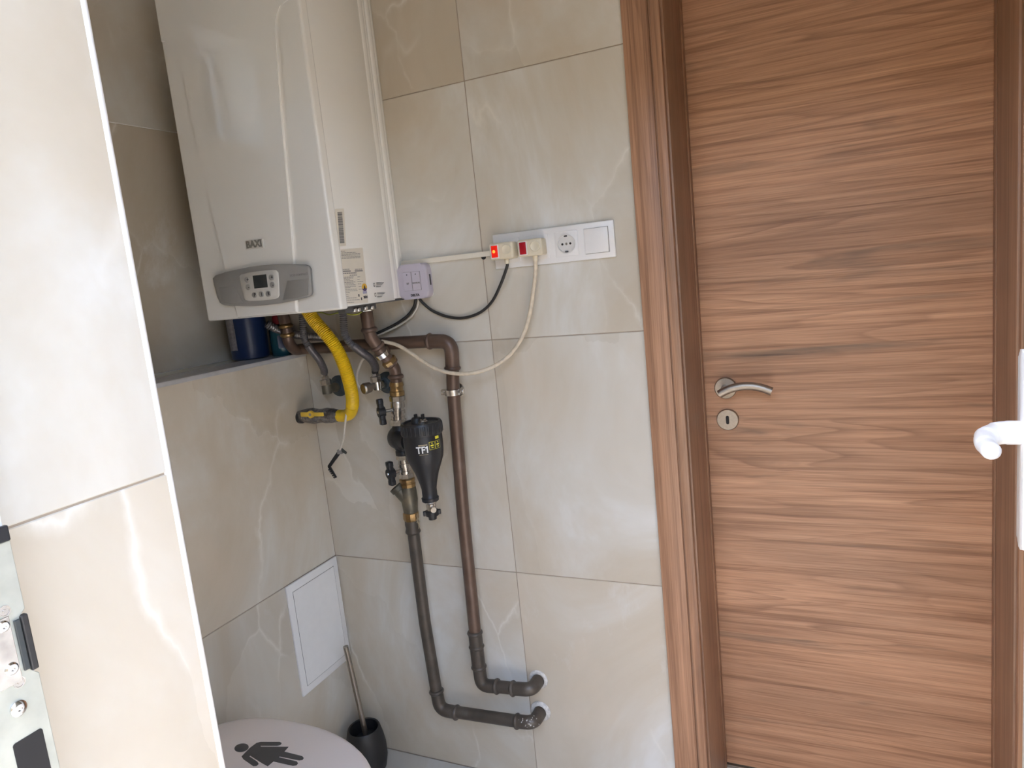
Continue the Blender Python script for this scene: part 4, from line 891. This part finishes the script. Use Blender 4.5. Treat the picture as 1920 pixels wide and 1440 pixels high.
tl = thing('toilet', 'white toilet with closed lid bearing a dark figure sticker', 'toilet', (.27, -.655, 0))
ZL = .43; tyc = -.655
def egg(scale=1.0, x0=.03, x1=.545, hw=.185, n=56):
    out = []; L_ = (x1-x0); cx = x0+L_*.46
    for k in range(n):
        a = 2*math.pi*k/n; c, s = math.cos(a), math.sin(a)
        ax = (x1-cx) if c > 0 else (cx-x0); e = 2.0 if c > 0 else 2.8
        u = math.copysign(abs(c)**(2/e), c); v = math.copysign(abs(s)**(2/e), s)
        out.append((cx+ax*u*scale, tyc+hw*v*scale))
    return out
def loft(rings, capb=True):
    b = B(); rr = [[b.verts.new((x, y, z)) for x, y in ring] for ring, z in rings]
    for p, q in zip(rr, rr[1:]):
        n = len(p)
        for k in range(n): b.faces.new((p[k], p[(k+1) % n], q[(k+1) % n], q[k]))
    b.faces.new(rr[0][::-1]); b.faces.new(rr[-1]); return b
obj('lid', loft([(egg(.985), ZL-.018), (egg(1.0), ZL-.014), (egg(1.0), ZL-.006), (egg(.985), ZL-.001), (egg(.94), ZL+.0015), (egg(.6), ZL+.003)]), 'toilet', tl, 60)
obj('seat_ring', loft([(egg(.97), ZL-.034), (egg(.985), ZL-.030), (egg(.985), ZL-.020), (egg(.97), ZL-.0185)]), 'toilet', tl, 60)
def bowl(s, dx): return [(.004+(x-.03)*s*1.0+dx, tyc+(y-tyc)*s) for x, y in egg()]
obj('bowl', loft([(bowl(.42, .02), .0), (bowl(.44, .02), .02), (bowl(.44, .02), .10), (bowl(.60, .015), .20), (bowl(.85, .01), .31), (bowl(.96, .012), .37), (bowl(.97, .012), ZL-.034)]), 'ceramic', tl, 60)
for dy in (-.07, .07):
    b = B(); tube(b, [(.028, tyc+dy-.02, ZL-.016), (.028, tyc+dy+.02, ZL-.016)], .012, 14); obj('hinge', b, 'nickel', tl, 50)
# sticker figure on the lid
def T6(a, c): return W(380+a/3.4275, 1020+c/3.4275, 'z', ZL+.0032)
fig = [(270, 1345), (305, 1310), (345, 1280), (372, 1272), (495, 1272), (508, 1280), (500, 1292), (480, 1297), (372, 1297), (375, 1304), (470, 1304), (552, 1304), (525, 1335), (640, 1364), (650, 1376), (642, 1388), (620, 1391), (495, 1366), (490, 1371), (605, 1398), (613, 1410), (603, 1423), (580, 1426), (455, 1398), (418, 1429), (380, 1408), (305, 1360), (300, 1366), (352, 1400), (360, 1414), (348, 1426), (325, 1428), (262, 1384), (250, 1366)]
st = obj('figure_sticker', prism(B(), [T6(a, c) for a, c in fig], (0, 0, .0004)), 'figure', tl, label='dark grey pictogram of a figure')
obj('figure_head', prism(B(), [T6(250+46*math.cos(2*math.pi*k/24), 1310-27*math.sin(2*math.pi*k/24)-(46*math.cos(2*math.pi*k/24))*.12) for k in range(24)], (0, 0, .0004)), 'figure', st)

br = thing('toilet_brush', 'toilet brush with steel handle in a dark grey holder', 'toilet brush', (.088, -.088, 0))
hb = Vector((.088, -.088, 0))
b = B(); lathe(b, hb, (0, 0, 1), [(0, .0), (0, .046), (.004, .050), (.035, .0565), (.07, .0565), (.10, .052), (.125, .046), (.128, .044), (.126, .0405), (.10, .045), (.03, .048), (.03, 0)], 36)
obj('holder', b, 'black_mt', br, 50, label='dark grey rounded holder')
b = B(); tube(b, [hb+Vector((.004, .004, .05)), hb+Vector((0, 0, .15)), W(648, 1212, 'y', -.1)], .0075, 18); obj('handle', b, 'steel', br, 50)
b = B(); lathe(b, hb+Vector((.004, .004, .034)), (0, 0, 1), [(0, .03), (.02, .036), (.06, .034), (.07, .012), (.07, 0)], 20); obj('brush_head', b, 'black_pl', br, 50)

# repeats of one kind share a group
GROUPS = {'copper_pipe': 'copper pipes on the tiled wall', 'ball_valve': 'ball valves around the filter', 'angle_valve': 'angle valves under the boiler',
          'flexible_hose': 'flexible hoses under the boiler', 'power_cable': 'cables around the sockets and receiver', 'sensor_cable': 'white leads under the boiler',
          'switched_plug': 'switched plugs in the socket frame'}
for o in list(COL.objects):
    if o.parent is None and o.name.split('.')[0] in GROUPS: o['group'] = GROUPS[o.name.split('.')[0]]
